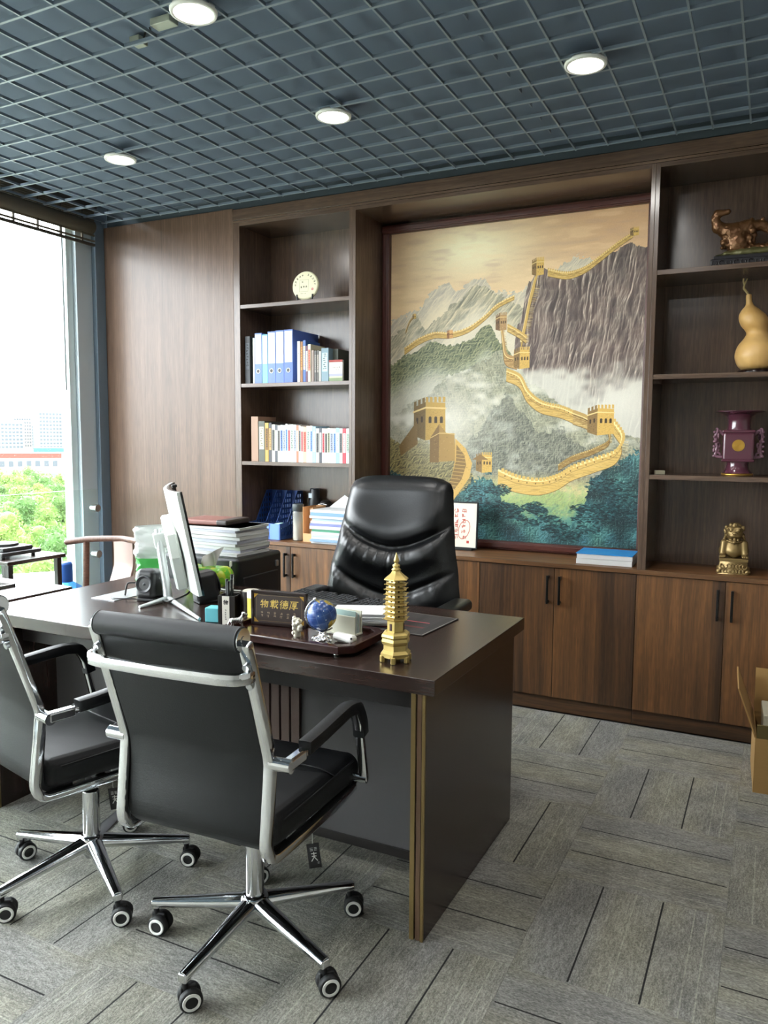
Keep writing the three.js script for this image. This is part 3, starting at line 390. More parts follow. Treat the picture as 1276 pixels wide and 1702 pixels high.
// ---------------------------------------------------------------- things on the desk
const DY = 0.7504;
{ // golden pagoda
  const o = thing('pagoda_ornament', 'golden many-tiered hexagonal pagoda ornament on the desk corner', 'ornament', [-0.948, DY, -1.985], 0.28);
  const hex = (pts) => toCreasedNormals(lathe(pts, 6).toNonIndexed(), 0.3);
  part(o, 'base', [hex([[0.026, 0.018], [0.045, 0.018], [0.046, 0.026], [0.040, 0.031], [0.037, 0.034], [0.037, 0.049], [0.041, 0.053], [0.043, 0.060], [0.041, 0.069], [0.044, 0.074], [0.042, 0.081], [0.032, 0.088], [0, 0.088]])], M.goldPaint);
  for (let k = 0; k < 6; k++) { const a = k * Math.PI / 3; part(o, 'foot', [tf(bx(0.014, 0.02, 0.012, 0.003), Math.sin(a) * 0.041, 0.0098, Math.cos(a) * 0.041, 0, a), tf(bx(0.024, 0.006, 0.006, 0.002), Math.sin(a + 0.52) * 0.036, 0.0165, Math.cos(a + 0.52) * 0.036, 0, a + 0.52)], M.goldPaint); }
  part(o, 'lower_storey', hex([[0.026, 0.086], [0.0265, 0.118], [0.030, 0.122], [0, 0.122]]), M.goldPaint);
  for (const k of [1, 3, 5]) part(o, 'doorway', tf(bx(0.008, 0.02, 0.002, 0.001), Math.sin(k * Math.PI / 3 + 0.5236) * 0.0232, 0.101, Math.cos(k * Math.PI / 3 + 0.5236) * 0.0232, 0, k * Math.PI / 3 + 0.5236), plain(0x3a1612, 0.6), 'dark red doorway');
  for (let k = 0; k < 8; k++) {
    const y = 0.122 + k * 0.01418, r = 0.0365 - k * 0.0006, w = 0.0245 - k * 0.0005;
    const t = part(o, 'eave', [hex([[w, y], [r, y + 0.0008], [r + 0.0022, y + 0.0026], [r, y + 0.0038], [w + 0.002, y + 0.0075], [w, y + 0.0142], [0, y + 0.0142]]), ...[0, 1, 2, 3, 4, 5].map((q) => tf(bx(0.0026, 0.0026, 0.006, 0.001), Math.sin(q * Math.PI / 3) * (r + 0.0015), y + 0.003, Math.cos(q * Math.PI / 3) * (r + 0.0015), 0.3, q * Math.PI / 3))], M.goldPaint);
    part(t, 'window_slot', [0, 1, 2, 3, 4, 5].map((q) => tf(new THREE.BoxGeometry(0.0052, 0.0044, 0.0014), Math.sin(q * Math.PI / 3 + 0.5236) * (w * 0.866 + 0.0012), y + 0.0108, Math.cos(q * Math.PI / 3 + 0.5236) * (w * 0.866 + 0.0012), 0, q * Math.PI / 3 + 0.5236)), plain(0x35260f, 0.7));
  }
  part(o, 'roof', hex([[0.034, 0.236], [0.0375, 0.2375], [0.036, 0.240], [0.026, 0.247], [0.016, 0.256], [0.011, 0.264], [0, 0.264]]), M.goldPaint);
  part(o, 'spire', lathe([[0.011, 0.262], [0.014, 0.265], [0.011, 0.268], [0.008, 0.270], [0.0105, 0.274], [0.0105, 0.278], [0.006, 0.281], [0.0045, 0.284], [0.0078, 0.288], [0.0074, 0.293], [0.004, 0.304], [0.0, 0.314]], 20), M.goldPaint);
}
{ // lacquered tray on silver feet
  const o = thing('lacquer_tray', 'dark red lacquer tray on small silver feet', 'tray', [-1.315, DY, -2.055], 0.0);
  const oct = (a, b, c) => { const s = new THREE.Shape([[-a + c, -b], [a - c, -b], [a, -b + c], [a, b - c], [a - c, b], [-a + c, b], [-a, b - c], [-a, -b + c]].map(([x, y]) => new THREE.Vector2(x, y))); return s; };
  const ex = (s, d, y, bev = 0.002) => tf(new THREE.ExtrudeGeometry(s, { depth: d, bevelEnabled: true, bevelThickness: bev, bevelSize: bev, bevelSegments: 2 }), 0, y, 0, -Math.PI / 2);
  const outer = oct(0.245, 0.13, 0.035); outer.holes.push(new THREE.Path(oct(0.225, 0.11, 0.03).getPoints()));
  part(o, 'tray_floor', ex(oct(0.23, 0.115, 0.03), 0.006, 0.014, 0.001), plain(0x2a1512, 0.18)); part(o, 'rim', ex(outer, 0.018, 0.014, 0.003), plain(0x2f1512, 0.22));
  for (const x of [-0.19, 0.19]) for (const z of [-0.09, 0.1]) part(o, 'foot', lathe([[0, 0], [0.009, 0], [0.011, 0.004], [0.007, 0.008], [0.009, 0.0125], [0, 0.0125]], 16).translate(x, 0, z), M.silver, 'silver foot');
}
const TY = DY + 0.0215;
const strokes = { wu: [[18, 18, 10, 40], [12, 34, 42, 34], [28, 8, 28, 92], [8, 64, 44, 55], [58, 12, 45, 42], [55, 28, 90, 26, 84, 85, 72, 80], [68, 32, 48, 65], [80, 32, 55, 86]], zai: [[15, 18, 55, 17], [35, 6, 35, 28], [20, 36, 50, 36, 50, 62, 20, 62, 20, 36], [20, 49, 50, 49], [35, 30, 35, 94], [10, 74, 60, 73], [6, 29, 92, 26], [64, 6, 71, 60, 88, 92, 94, 78], [90, 44, 54, 90], [78, 10, 87, 19]], de: [[26, 8, 9, 28], [30, 28, 9, 52], [20, 42, 20, 94], [40, 18, 92, 17], [66, 6, 65, 28], [42, 31, 90, 31, 90, 47, 42, 47, 42, 31], [57, 31, 57, 47], [73, 31, 73, 47], [38, 56, 94, 55], [44, 68, 39, 86], [52, 65, 56, 88, 80, 88, 82, 76], [66, 63, 71, 71], [86, 65, 93, 78]], hou: [[10, 14, 92, 13], [22, 14, 8, 94], [38, 27, 74, 27, 74, 51, 38, 51, 38, 27], [38, 39, 74, 39], [34, 59, 74, 58, 57, 69], [56, 67, 57, 94, 46, 90], [26, 77, 92, 75]] };
function glyph(c, key, x, y, s, lw) { c.lineWidth = lw; c.lineCap = 'round'; c.lineJoin = 'round'; for (const st of strokes[key]) { c.beginPath(); for (let i = 0; i < st.length; i += 2) { const X = x + st[i] / 100 * s + (st[i + 1] - 50) * -0.12 / 100 * s, Y = y + st[i + 1] / 100 * s; i ? c.lineTo(X, Y) : c.moveTo(X, Y); } c.stroke(); } }
function scribble(c, x, y, s, rnd, lw = 1.5) { c.lineWidth = lw; c.beginPath(); for (let k = 0; k < 5; k++) { const v = rnd() < 0.5; if (v) { const X = x + rnd() * s; c.moveTo(X, y + rnd() * s * 0.4); c.lineTo(X + (rnd() - 0.5) * s * 0.3, y + s * (0.6 + 0.4 * rnd())); } else { const Y = y + rnd() * s; c.moveTo(x + rnd() * s * 0.3, Y); c.lineTo(x + s * (0.7 + 0.3 * rnd()), Y - s * 0.05); } } c.stroke(); }
{ // calligraphy plaque
  const o = thing('calligraphy_plaque', 'dark framed plaque with gold calligraphy on the lacquer tray', 'plaque', [-1.425, TY, -2.1], 0.14);
  const tex = canvasTex(512, 280, (c, w, h) => { c.fillStyle = '#3b302d'; c.fillRect(0, 0, w, h); c.strokeStyle = '#8a7650'; c.lineWidth = 3; c.strokeRect(26, 18, w - 52, h - 36); c.strokeStyle = '#d3b65a'; ['wu', 'zai', 'de', 'hou'].forEach((k, i) => glyph(c, k, 62 + i * 100, 52 - i * 1, 92, 7)); c.strokeStyle = '#a9997a'; const r = rng(4); for (let i = 0; i < 6; i++) for (let k = 0; k < 2; k++) scribble(c, 70 + i * 66, 170 + k * 32, 24, r, 2.6); });
  const fr = plain(0x241815, 0.3);
  const a = [tf(bx(0.194, 0.108, 0.008, 0.001), 0, 0.054, -0.002)]; part(o, 'backing', a, fr);
  part(o, 'frame_bar', tf(bx(0.2, 0.01, 0.016, 0.002), 0, 0.109, 0), fr); part(o, 'frame_bar', tf(bx(0.2, 0.01, 0.016, 0.002), 0, 0.005, 0), fr); part(o, 'frame_bar', tf(bx(0.01, 0.114, 0.016, 0.002), -0.095, 0.057, 0), fr); part(o, 'frame_bar', tf(bx(0.01, 0.114, 0.016, 0.002), 0.095, 0.057, 0), fr);
  const pl = part(o, 'panel', tf(new THREE.PlaneGeometry(0.181, 0.0975), 0, 0.057, 0.0042), std({ map: tex, roughness: 0.45 }), 'dark panel with gold characters');
  for (const [sx, sy] of [[1, 1], [1, -1], [-1, 1], [-1, -1]]) part(o, 'gold_corner', tf(extrude(sx * sy > 0 ? [[0, 0], [-0.016 * sx, 0], [0, -0.016 * sy]] : [[0, 0], [0, -0.016 * sy], [-0.016 * sx, 0]], 0.001, 0.0004), sx * 0.089, 0.057 + sy * 0.048, 0.0045), M.gold, 'gold corner piece');
}
{ // globe
  const o = thing('desk_globe', 'small blue globe on a silver stand on the lacquer tray', 'globe', [-1.225, TY, -2.035], 0.4);
  const tex = texture(256, 128, (u, v) => { const f = pn(u * 7, v * 4, 7, 4, 31) * 0.6 + pn(u * 16, v * 8, 16, 8, 32) * 0.3 + pn(u * 40, v * 20, 40, 20, 33) * 0.1, l = sstep(0.52, 0.56, f); let c = mix3([38, 62, 118], [60, 92, 150], pn(u * 20, v * 10, 20, 10, 35)); c = mix3(c, mix3([190, 150, 60], [120, 140, 70], pn(u * 9, v * 5, 9, 5, 36)), l); if (hsh(Math.floor(u * 90), Math.floor(v * 45), 7) > 0.992) c = [225, 228, 225]; const g = Math.min(Math.abs(((u * 12) % 1) - 0.5), Math.abs(((v * 6) % 1) - 0.5)); if (g < 0.03) c = mix3(c, [150, 165, 190], 0.35); return c; });
  part(o, 'ball', tf(new THREE.SphereGeometry(0.0465, 40, 28), 0, 0.072, 0, 0, 0.6, 0.35), std({ map: tex, roughness: 0.25 }));
  const m = new THREE.TorusGeometry(0.051, 0.0025, 8, 40, Math.PI * 1.1); part(o, 'meridian_arm', tf(m, 0, 0.072, 0, 0, 0, Math.PI * 0.62), M.silver); part(o, 'top_knob', tf(new THREE.SphereGeometry(0.006, 12, 10), -0.021, 0.12, 0), M.silver);
  part(o, 'stand', [lathe([[0, 0], [0.026, 0], [0.028, 0.004], [0.012, 0.009], [0.008, 0.018], [0.012, 0.023], [0, 0.024]], 24)], M.silver);
}
{ // silver ornaments at the globe's foot
  const o = thing('silver_flower_ornament', 'silver crumpled flower ornament at the foot of the globe', 'ornament', [-1.195, TY, -1.985]);
  const g = [], r = rng(9); for (let k = 0; k < 34; k++) { const a = r() * 6.28, q = 0.006 + r() * 0.026; g.push(tf(new THREE.SphereGeometry(0.006 + r() * 0.004, 8, 6).scale(1, 0.5, 0.7), Math.cos(a) * q, 0.006 + r() * 0.022 * (1 - q / 0.05), Math.sin(a) * q * 0.7, r(), r() * 6, r())); } part(o, 'petals', g, M.silver); part(o, 'base', cyl(0.03, 0.032, 0.005, 20).scale(1, 1, 0.7).translate(0, 0.0025, 0), M.silver);
  const p = thing('silver_bead_ornament', 'pale beaded silver ornament between the plaque and the globe', 'ornament', [-1.305, TY, -2.02]);
  const h = []; for (let k = 0; k < 26; k++) h.push(tf(new THREE.SphereGeometry(0.0055 + r() * 0.003, 8, 6), (r() - 0.5) * 0.03, 0.006 + r() * 0.05, (r() - 0.5) * 0.02)); part(p, 'beads', h, plain(0xd9d4c4, 0.3, 0.3)); part(p, 'stem', rod([0, 0, 0], [0, 0.056, 0], 0.012, 0.008), plain(0xcfc9b5, 0.35, 0.3));
  const q = thing('silver_horse_ornament', 'small silver animal figurine at the left end of the tray', 'ornament', [-1.527, TY, -2.01], 0.5);
  part(q, 'figure', sdfMesh((P) => { let d = sdC(P, [-0.015, 0.026, 0], [0.012, 0.027, 0], 0.009); d = smin(d, sdC(P, [0.012, 0.03, 0], [0.022, 0.048, 0], 0.006, 0.005), 0.006); d = smin(d, sdC(P, [0.02, 0.049, 0], [0.032, 0.045, 0], 0.0055, 0.003), 0.004); for (const [x, z] of [[-0.016, 0.005], [-0.016, -0.005], [0.012, 0.005], [0.012, -0.005]]) d = smin(d, sdC(P, [x, 0.022, z], [x + 0.003, 0.003, z], 0.0045, 0.0032), 0.004); return smin(d, sdC(P, [-0.022, 0.028, 0], [-0.03, 0.014, 0], 0.003, 0.002), 0.004); }, [0, 0.027, 0], 0.042, 44), M.silver);
  const w = thing('white_stapler', 'white rounded stapler on the tray right of the globe', 'stapler', [-1.135, TY, -2.02], -0.25); part(w, 'body', tf(bx(0.085, 0.026, 0.03, 0.012, 4), 0, 0.015, 0), M.white); part(w, 'button', tf(new THREE.SphereGeometry(0.0035, 10, 8), 0.037, 0.02, 0.012), M.black);
  const c = thing('card_holder', 'pale card holder full of cards behind the globe', 'card holder', [-1.19, TY, -2.115], -0.1); part(c, 'holder', [tf(bx(0.105, 0.006, 0.05, 0.001), 0, 0.003, 0), tf(bx(0.105, 0.06, 0.004, 0.001), 0, 0.032, 0.016), tf(bx(0.105, 0.075, 0.004, 0.001), 0, 0.038, -0.02)], plain(0xd9d8c6, 0.4)); for (let k = 0; k < 4; k++) part(c, 'card', tf(bx(0.09, 0.058 + k * 0.004, 0.003, 0.0005), 0.004, 0.036 + k * 0.002, -0.013 + k * 0.007), k % 2 ? plain(0xa9c4c2, 0.6) : M.paper);
  const e = thing('tea_tin', 'yellow and white tea tin behind the plaque', 'tin', [-1.545, TY, -2.125]); part(e, 'body', cyl(0.022, 0.022, 0.085, 24).translate(0, 0.0425, 0), plain(0xd6c94a, 0.4)); part(e, 'lid', cyl(0.0225, 0.0225, 0.02, 24).translate(0, 0.0895, 0), M.white);
  const f = thing('beige_eyeglass_case', 'small beige case lying behind the plaque', 'case', [-1.46, DY, -2.36], 0.2); part(f, 'shell', [tf(bx(0.16, 0.034, 0.06, 0.015, 4), 0, 0.018, 0)], plain(0x9a8a66, 0.5)); part(f, 'band', tf(bx(0.03, 0.036, 0.062, 0.012, 3), -0.03, 0.0185, 0), plain(0xb8c2ae, 0.5));
}
{ // pen holder
  const o = thing('pen_holder', 'black pen holder with white calligraphy strip', 'pen holder', [-1.648, DY, -2.13], 0.25);
  const strip = canvasTex(64, 256, (c, w, h) => { c.fillStyle = '#d6d2c6'; c.fillRect(0, 0, w, h); c.strokeStyle = '#1b1a18'; c.lineCap = 'round'; glyph(c, 'wu', 8, 30, 48, 6); const r = rng(8); for (let k = 0; k < 5; k++) scribble(c, 24, 120 + k * 20, 12, r, 2); });
  part(o, 'body', [tf(bx(0.062, 0.1, 0.004, 0.001), 0, 0.05, 0.029), tf(bx(0.062, 0.1, 0.004, 0.001), 0, 0.05, -0.029), tf(bx(0.004, 0.1, 0.06, 0.001), 0.029, 0.05, 0), tf(bx(0.004, 0.1, 0.06, 0.001), -0.029, 0.05, 0), tf(bx(0.062, 0.004, 0.062, 0.001), 0, 0.002, 0)], plain(0x191513, 0.4));
  part(o, 'strip', tf(new THREE.BoxGeometry(0.026, 0.098, 0.0012), -0.002, 0.05, 0.0315), [M.white, M.white, M.white, M.white, std({ map: strip, roughness: 0.7 }), M.white], 'white strip with brush writing');
  for (const [x, z, l, c] of [[-0.012, 0.0, 0.15, 0x151716], [0.0, -0.012, 0.165, 0x1a1d1c], [0.010, 0.004, 0.152, 0x23292a], [0.004, 0.012, 0.145, 0x101010]]) { const p = thing('pen', ['thick black pen', 'tall black pen', 'dark grey pen', 'slim black pen'][[0.15, 0.165, 0.152, 0.145].indexOf(l)] + ' standing in the black pen holder', 'pen', [-1.648 + x, DY + 0.0045, -2.13 + z], 0, 'pens in the holder'); part(p, 'barrel', cyl(0.0055, 0.005, l - 0.004, 12).translate(0, l / 2, 0), plain(c, 0.35)); part(p, 'clip', tf(bx(0.002, 0.03, 0.002, 0.0005), 0.0062, l - 0.02, 0), M.silver); }
  const m = thing('dark_mug', 'dark brown cylindrical cup with pale inside beside the pen holder', 'cup', [-1.585, DY, -2.165]); part(m, 'body', lathe([[0, 0.003], [0.033, 0.003], [0.036, 0.006], [0.036, 0.112], [0.034, 0.114], [0.032, 0.112], [0.031, 0.02], [0, 0.018]], 32), plain(0x241c19, 0.35)); part(m, 'lid', lathe([[0, 0.115], [0.026, 0.115], [0.031, 0.111]], 28), plain(0xcfcabc, 0.5), 'pale lid');
  one('teal_note_cube', 'small teal note box left of the pen holder', 'note box', tf(bx(0.05, 0.05, 0.05, 0.003), 0, 0.025, 0), plain(0x5fb3bd, 0.6), [-1.715, DY, -2.13], 0.25);
}
{ // keyboard, mat, papers
  const k = thing('keyboard', 'black computer keyboard near the back edge of the desk', 'keyboard', [-1.47, DY, -2.55], -0.12);
  part(k, 'case', tf(bx(0.45, 0.02, 0.15, 0.005, 2), 0, 0.0135, 0, -0.05), plain(0x161718, 0.45)); for (const x of [-0.2, 0.2]) part(k, 'foot', ext(x - 0.01, x + 0.01, 0, 0.012, -0.06, -0.05, 0), M.black);
  const cap = bx(0.0165, 0.006, 0.0165, 0.002), km = plain(0x23262a, 0.5);
  for (let r = 0; r < 6; r++) for (let c = 0; c < 22; c++) { if ((r === 0 && c % 5 === 4) || c === 15) continue; const m = part(k, 'key', cap, km); m.position.set(-0.2095 + c * 0.0199, 0.0262 + (r - 2.5) * -0.0011, -0.056 + r * 0.0215); }
  const mt = thing('mouse_mat', 'dark mouse mat with red lines and stitched edge', 'mouse mat', [-1.13, DY, -2.42], -0.06);
  const tex = canvasTex(512, 512, (c, w, h) => { c.fillStyle = '#211d1c'; c.fillRect(0, 0, w, h); c.fillStyle = '#3a3432'; for (let i = 0; i < 22; i++) for (let j = 0; j < 3; j++) c.fillRect(40 + j * 150, 40 + i * 20, 110, 6); c.fillStyle = '#5a2422'; c.fillRect(40, 120, 190, 40); c.fillRect(260, 330, 180, 30); c.fillStyle = '#c4505a'; c.fillRect(170, 214, 250, 10); c.fillRect(30, 440, 250, 10); c.strokeStyle = '#8a857c'; c.lineWidth = 5; c.strokeRect(6, 6, w - 12, h - 12); });
  const g = bx(0.30, 0.003, 0.28, 0.001); part(mt, 'mat', tf(g, 0, 0.0016, 0), plain(0x1d1a19, 0.8)); part(mt, 'print', tf(new THREE.PlaneGeometry(0.296, 0.276), 0, 0.0033, 0, -Math.PI / 2), std({ map: tex, roughness: 0.75 }), 'printed mat face with red lines');
  const r = rng(12), ps = thing('paper_stack', 'fanned stack of white papers between tray and keyboard', 'papers', [-1.258, DY + 0.0052, -2.345], 0.35); for (let q = 0; q < 12; q++) part(ps, 'sheet', tf(new THREE.BoxGeometry(0.21, 0.0016, 0.145), (r() - 0.5) * 0.02 + q * 0.0016, 0.001 + q * 0.0034, (r() - 0.5) * 0.014, (r() - 0.5) * 0.02, (r() - 0.5) * 0.16, 0.02), q % 4 === 1 ? plain(0xb9bcc0, 0.8) : M.paper);
}
const toLocal = (o, p) => { o.updateMatrixWorld(true); return o.worldToLocal(V3(...p)).toArray(); };
{ // curved monitor seen from behind
  const o = thing('curved_monitor', 'white-backed curved monitor on a silver V stand', 'monitor', [-2.085, DY, -2.385], 2.335);
  const bent = (w, h, d, nx = 20) => { const g = new THREE.BoxGeometry(w, h, d, nx, 1, 1), p = g.attributes.position; for (let i = 0; i < p.count; i++) { const x = p.getX(i); p.setZ(i, p.getZ(i) + x * x / 2.6); } g.computeVertexNormals(); return toCreasedNormals(g, 0.5); };
  const tilt = -0.19, up = 0.245, place = (g, dz = 0, dy = 0) => { g.translate(0, dy, dz); g.rotateX(tilt); g.translate(0, up, -0.012); return g; };
  part(o, 'back_shell', place(bent(0.612, 0.385, 0.012), -0.006), plain(0xcdd2cc, 0.35));
  part(o, 'screen', place(bent(0.612, 0.385, 0.008), 0.004), plain(0x0c0d0f, 0.15), 'dark glossy screen and bezel');
  const hs = extrude([[-0.17, -0.17], [0.17, -0.17], [0.21, -0.05], [0.19, 0.03], [0.10, 0.075], [-0.10, 0.075], [-0.19, 0.03], [-0.21, -0.05]], 0.028, 0.008); part(o, 'rear_housing', place(hs, -0.038, 0), plain(0xcfd3cd, 0.35));
  part(o, 'hinge', place(bx(0.05, 0.06, 0.06, 0.006), -0.06, 0.0), plain(0xc9cdca, 0.4));
  const base = [-2.075, DY, -2.30], B = toLocal(o, base), tip = [[-2.085, DY, -2.155], [-1.765, DY, -2.11], [-2.21, DY, -2.40]].map((p) => toLocal(o, p));
  part(o, 'pole', [rod([B[0], 0.008, B[2]], [0, 0.275, -0.085], 0.017, 0.014)], plain(0xc4c8c8, 0.3, 0.5));
  for (const t of tip) part(o, 'stand_foot', [rod([B[0], 0.014, B[2]], [t[0], 0.0055, t[2]], 0.011, 0.0055)].map((g) => g), plain(0xc4c8c8, 0.3, 0.5));
  part(o, 'camera_clip', place(bx(0.03, 0.012, 0.02, 0.004), 0.03, 0.198).translate(-0.02, 0, 0), M.black);
}
for (const [x, z, t, lab] of [[-2.165, -2.30, 0.2, 'black desktop speaker left of the monitor stand'], [-1.945, -2.36, 2.6, 'black desktop speaker partly behind the monitor']]) {
  const o = thing('desktop_speaker', lab, 'speaker', [x, DY, z], t, 'desktop speakers');
  part(o, 'cabinet', tf(bx(0.085, 0.12, 0.09, 0.022, 4), 0, 0.062, 0, -0.12), plain(0x1b1c1e, 0.35)); part(o, 'driver', tf(lathe([[0.034, 0], [0.034, 0.004], [0.03, 0.004], [0.022, -0.002], [0.010, -0.004], [0, 0.002]], 28), 0, 0.068, 0.0465, Math.PI / 2 - 0.12), plain(0x2c2e31, 0.4)); part(o, 'foot', tf(bx(0.075, 0.012, 0.08, 0.004), 0, 0.006, 0.004), M.black);
}
{ // plastic bag with green pack
  const o = thing('snack_bag', 'crumpled clear and green plastic bag standing behind the monitor stand', 'bag', [-2.42, DY, -2.58], 0.7);
  const f = (y0, y1, w, dpt, seed, flare) => gridSurf((u, v) => { const a = u * Math.PI * 2, n = pn(u * 9, v * 6, 9, 6, seed) - 0.5, n2 = pn(u * 22, v * 14, 22, 14, seed + 1) - 0.5, s = lerp(1, flare, v) * (1 + 0.3 * n + 0.16 * n2), c = Math.cos(a), q = Math.sin(a), sg = (x) => Math.sign(x) * Math.pow(Math.abs(x), 0.6); return [sg(c) * w * s, lerp(y0, y1, v) + 0.012 * n * v, sg(q) * dpt * s * (1 - 0.5 * v * v)]; }, 60, 30);
  part(o, 'green_pack', f(0, 0.13, 0.06, 0.04, 3, 1.05), plain(0x3f9a48, 0.3)); part(o, 'clear_top', f(0.11, 0.25, 0.066, 0.042, 5, 1.05), phy({ color: 0xd6dad8, roughness: 0.25, transmission: 0.5, thickness: 0 }), 'crinkled translucent white plastic');
}
{ // tissue pack
  const o = thing('tissue_pack', 'bright green soft tissue pack with a tissue pulled out', 'tissue pack', [-2.13, DY, -2.615], 0.1);
  const g = bx(0.2, 0.085, 0.11, 0.035, 6), p = g.attributes.position; for (let i = 0; i < p.count; i++) { const n = pn(p.getX(i) * 40 + 9, p.getZ(i) * 40 + 9, 64, 64, 2) - 0.5; p.setY(i, p.getY(i) + n * 0.012); } g.computeVertexNormals();
  const tex = texture(128, 128, (u, v) => mix3(mix3([70, 170, 60], [160, 205, 40], pn(u * 3, v * 3, 3, 3, 8)), [190, 205, 70], sstep(0.7, 0.78, pn(u * 7, v * 5, 7, 5, 9)))); part(o, 'pack', tf(g, 0, 0.046, 0), std({ map: tex, roughness: 0.3 }));
  part(o, 'tissue', gridSurf((u, v) => [(u - 0.5) * (0.07 + 0.03 * v) + 0.02 * v, 0.085 + v * 0.075 * (0.6 + 0.6 * u), 0.012 * Math.sin(u * 7 + v * 3)], 14, 10), std({ color: 0xf2f2ee, roughness: 0.9, side: THREE.DoubleSide }), 'white tissue');
}
{ // black case behind the desk, papers and notebook on it
  const o = thing('black_printer_case', 'black rounded box cabinet behind the desk carrying papers', 'cabinet', [-2.30, 0, -2.905]);
  part(o, 'body', tf(bx(0.46, 0.845, 0.34, 0.018, 3), 0, 0.4335, 0), plain(0x191c1d, 0.38)); part(o, 'side_panel', tf(bx(0.012, 0.30, 0.27, 0.006, 2), 0.2285, 0.62, 0), plain(0x14171c, 0.45)); for (const x of [-0.18, 0.18]) for (const z of [-0.13, 0.13]) part(o, 'foot', cyl(0.02, 0.02, 0.012, 12).translate(x, 0.006, z), M.black);
  part(o, 'latch', [tf(bx(0.012, 0.03, 0.02, 0.004), 0.234, 0.80, -0.12)], M.chromeDull);
  const r = rng(31), top = 0.8562; let y = top;
  for (let k = 0; k < 9; k++) { const h = 0.009 + r() * 0.008, q = one('document_folder', `white paper bundle, ${['bottom', 'second', 'third', 'fourth', 'fifth', 'sixth', 'seventh', 'eighth', 'topmost'][k]} ${k && k < 8 ? 'from the bottom ' : ''}of the stack on the black cabinet`, 'papers', [tf(bx(0.33, h, 0.235, 0.002), 0, h / 2, 0), tf(bx(0.335, 0.0012, 0.24, 0), 0, h - 0.0006, 0)], k % 3 === 1 ? plain(0xb7bac6, 0.5) : k % 3 === 2 ? plain(0xd3d6d2, 0.5) : M.paper, [-2.27 + (r() - 0.5) * 0.02, y, -2.90 + (r() - 0.5) * 0.02], (r() - 0.5) * 0.09, 'paper bundles on the black cabinet'); y += h + 0.0004; }
  const n = thing('leather_notebook', 'reddish brown leather folder lying on top of the paper stack', 'notebook', [-2.33, y + 0.0003, -2.90], 0.06); part(n, 'cover', tf(bx(0.25, 0.024, 0.19, 0.008, 3), 0, 0.012, 0), plain(0x7a4a40, 0.4)); part(n, 'flap', tf(bx(0.06, 0.026, 0.192, 0.008, 3), 0.105, 0.0132, 0), plain(0x2d2320, 0.4), 'dark flap');
}
{ // cables
  one('monitor_cable', 'black cable arching from the metal plate to the monitor', 'cable', tube([[-2.30, 0.753, -2.30], [-2.295, 0.80, -2.31], [-2.26, 0.80, -2.33], [-2.20, 0.775, -2.32], [-2.13, 0.762, -2.29], [-2.03, 0.765, -2.25], [-1.98, 0.79, -2.30], [-2.0, 0.83, -2.38]], 0.0035, 60, 8), M.black);
  one('speaker_cable', 'thin black cable lying across the metal plate', 'cable', tube([[-2.34, 0.755, -2.26], [-2.28, 0.757, -2.22], [-2.23, 0.758, -2.235], [-2.19, 0.756, -2.26]], 0.0025, 40, 8), M.black);
  one('white_charger_cable', 'thin white cable lying along the back of the desk', 'cable', tube([[-1.70, 0.7535, -2.62], [-1.80, 0.7535, -2.60], [-1.92, 0.7535, -2.60], [-2.03, 0.7535, -2.58], [-2.10, 0.7535, -2.62]], 0.0028, 40, 8), M.white);
  one('white_hanging_cable', 'white cable end hanging down the front of the black cabinet', 'cable', [tube([[-2.105, 0.83, -2.729], [-2.112, 0.80, -2.727], [-2.108, 0.77, -2.727], [-2.095, 0.72, -2.727]], 0.0028, 20, 8), tf(bx(0.011, 0.024, 0.008, 0.003), -2.104, 0.835, -2.728)], M.white);
}
// ---------------------------------------------------------------- books and binders
const glyphTex = [0, 1].map((k) => canvasTex(32, 256, (c, w, h) => { c.fillStyle = '#ffffff'; c.fillRect(0, 0, w, h); c.strokeStyle = '#2a2a2a'; const r = rng(60 + k); for (let i = 0; i < 8 + k * 2; i++) scribble(c, 7, 10 + i * (k ? 23 : 28), 18, r, 3); }));
const labelMat = new Map(); const lm = (c, k) => { const key = c + ':' + k; if (!labelMat.has(key)) labelMat.set(key, std({ color: c, map: glyphTex[k], roughness: 0.6 })); return labelMat.get(key); };
const colMat = new Map(); const cm = (c) => { if (!colMat.has(c)) colMat.set(c, plain(c, 0.5)); return colMat.get(c); };
const unit = new THREE.BoxGeometry(1, 1, 1);
function bxp(parent, name, x0, x1, y0, y1, z0, z1, mat) { const m = part(parent, name, unit, mat); m.position.set((x0 + x1) / 2, (y0 + y1) / 2, (z0 + z1) / 2); m.scale.set(x1 - x0, y1 - y0, z1 - z0); return m; }
function book(label, x0, x1, y, h, depth, c, lc, group, zf = -3.885) {
  const o = thing('book', label, 'book', [(x0 + x1) / 2, y + 0.0003, zf], 0, group), w = (x1 - x0) / 2 - 0.0004, b = Math.min(0.002, w * 0.3);
  bxp(o, 'spine', -w, w, 0, h, -b, 0, cm(c)); bxp(o, 'cover_board', -w, -w + b, 0, h, -depth, -b, cm(c)); bxp(o, 'cover_board', w - b, w, 0, h, -depth, -b, cm(c)); bxp(o, 'pages', -w + b, w - b, 0.003, h - 0.003, -depth + 0.004, -b, M.paper);
  if (lc !== undefined) { const m = bxp(o, 'spine_title', -w * 0.72, w * 0.72, h * 0.3, h * 0.86, 0, 0.0004, lm(lc, x0 * 1000 % 2 > 1 ? 1 : 0)); }
  return o;
}
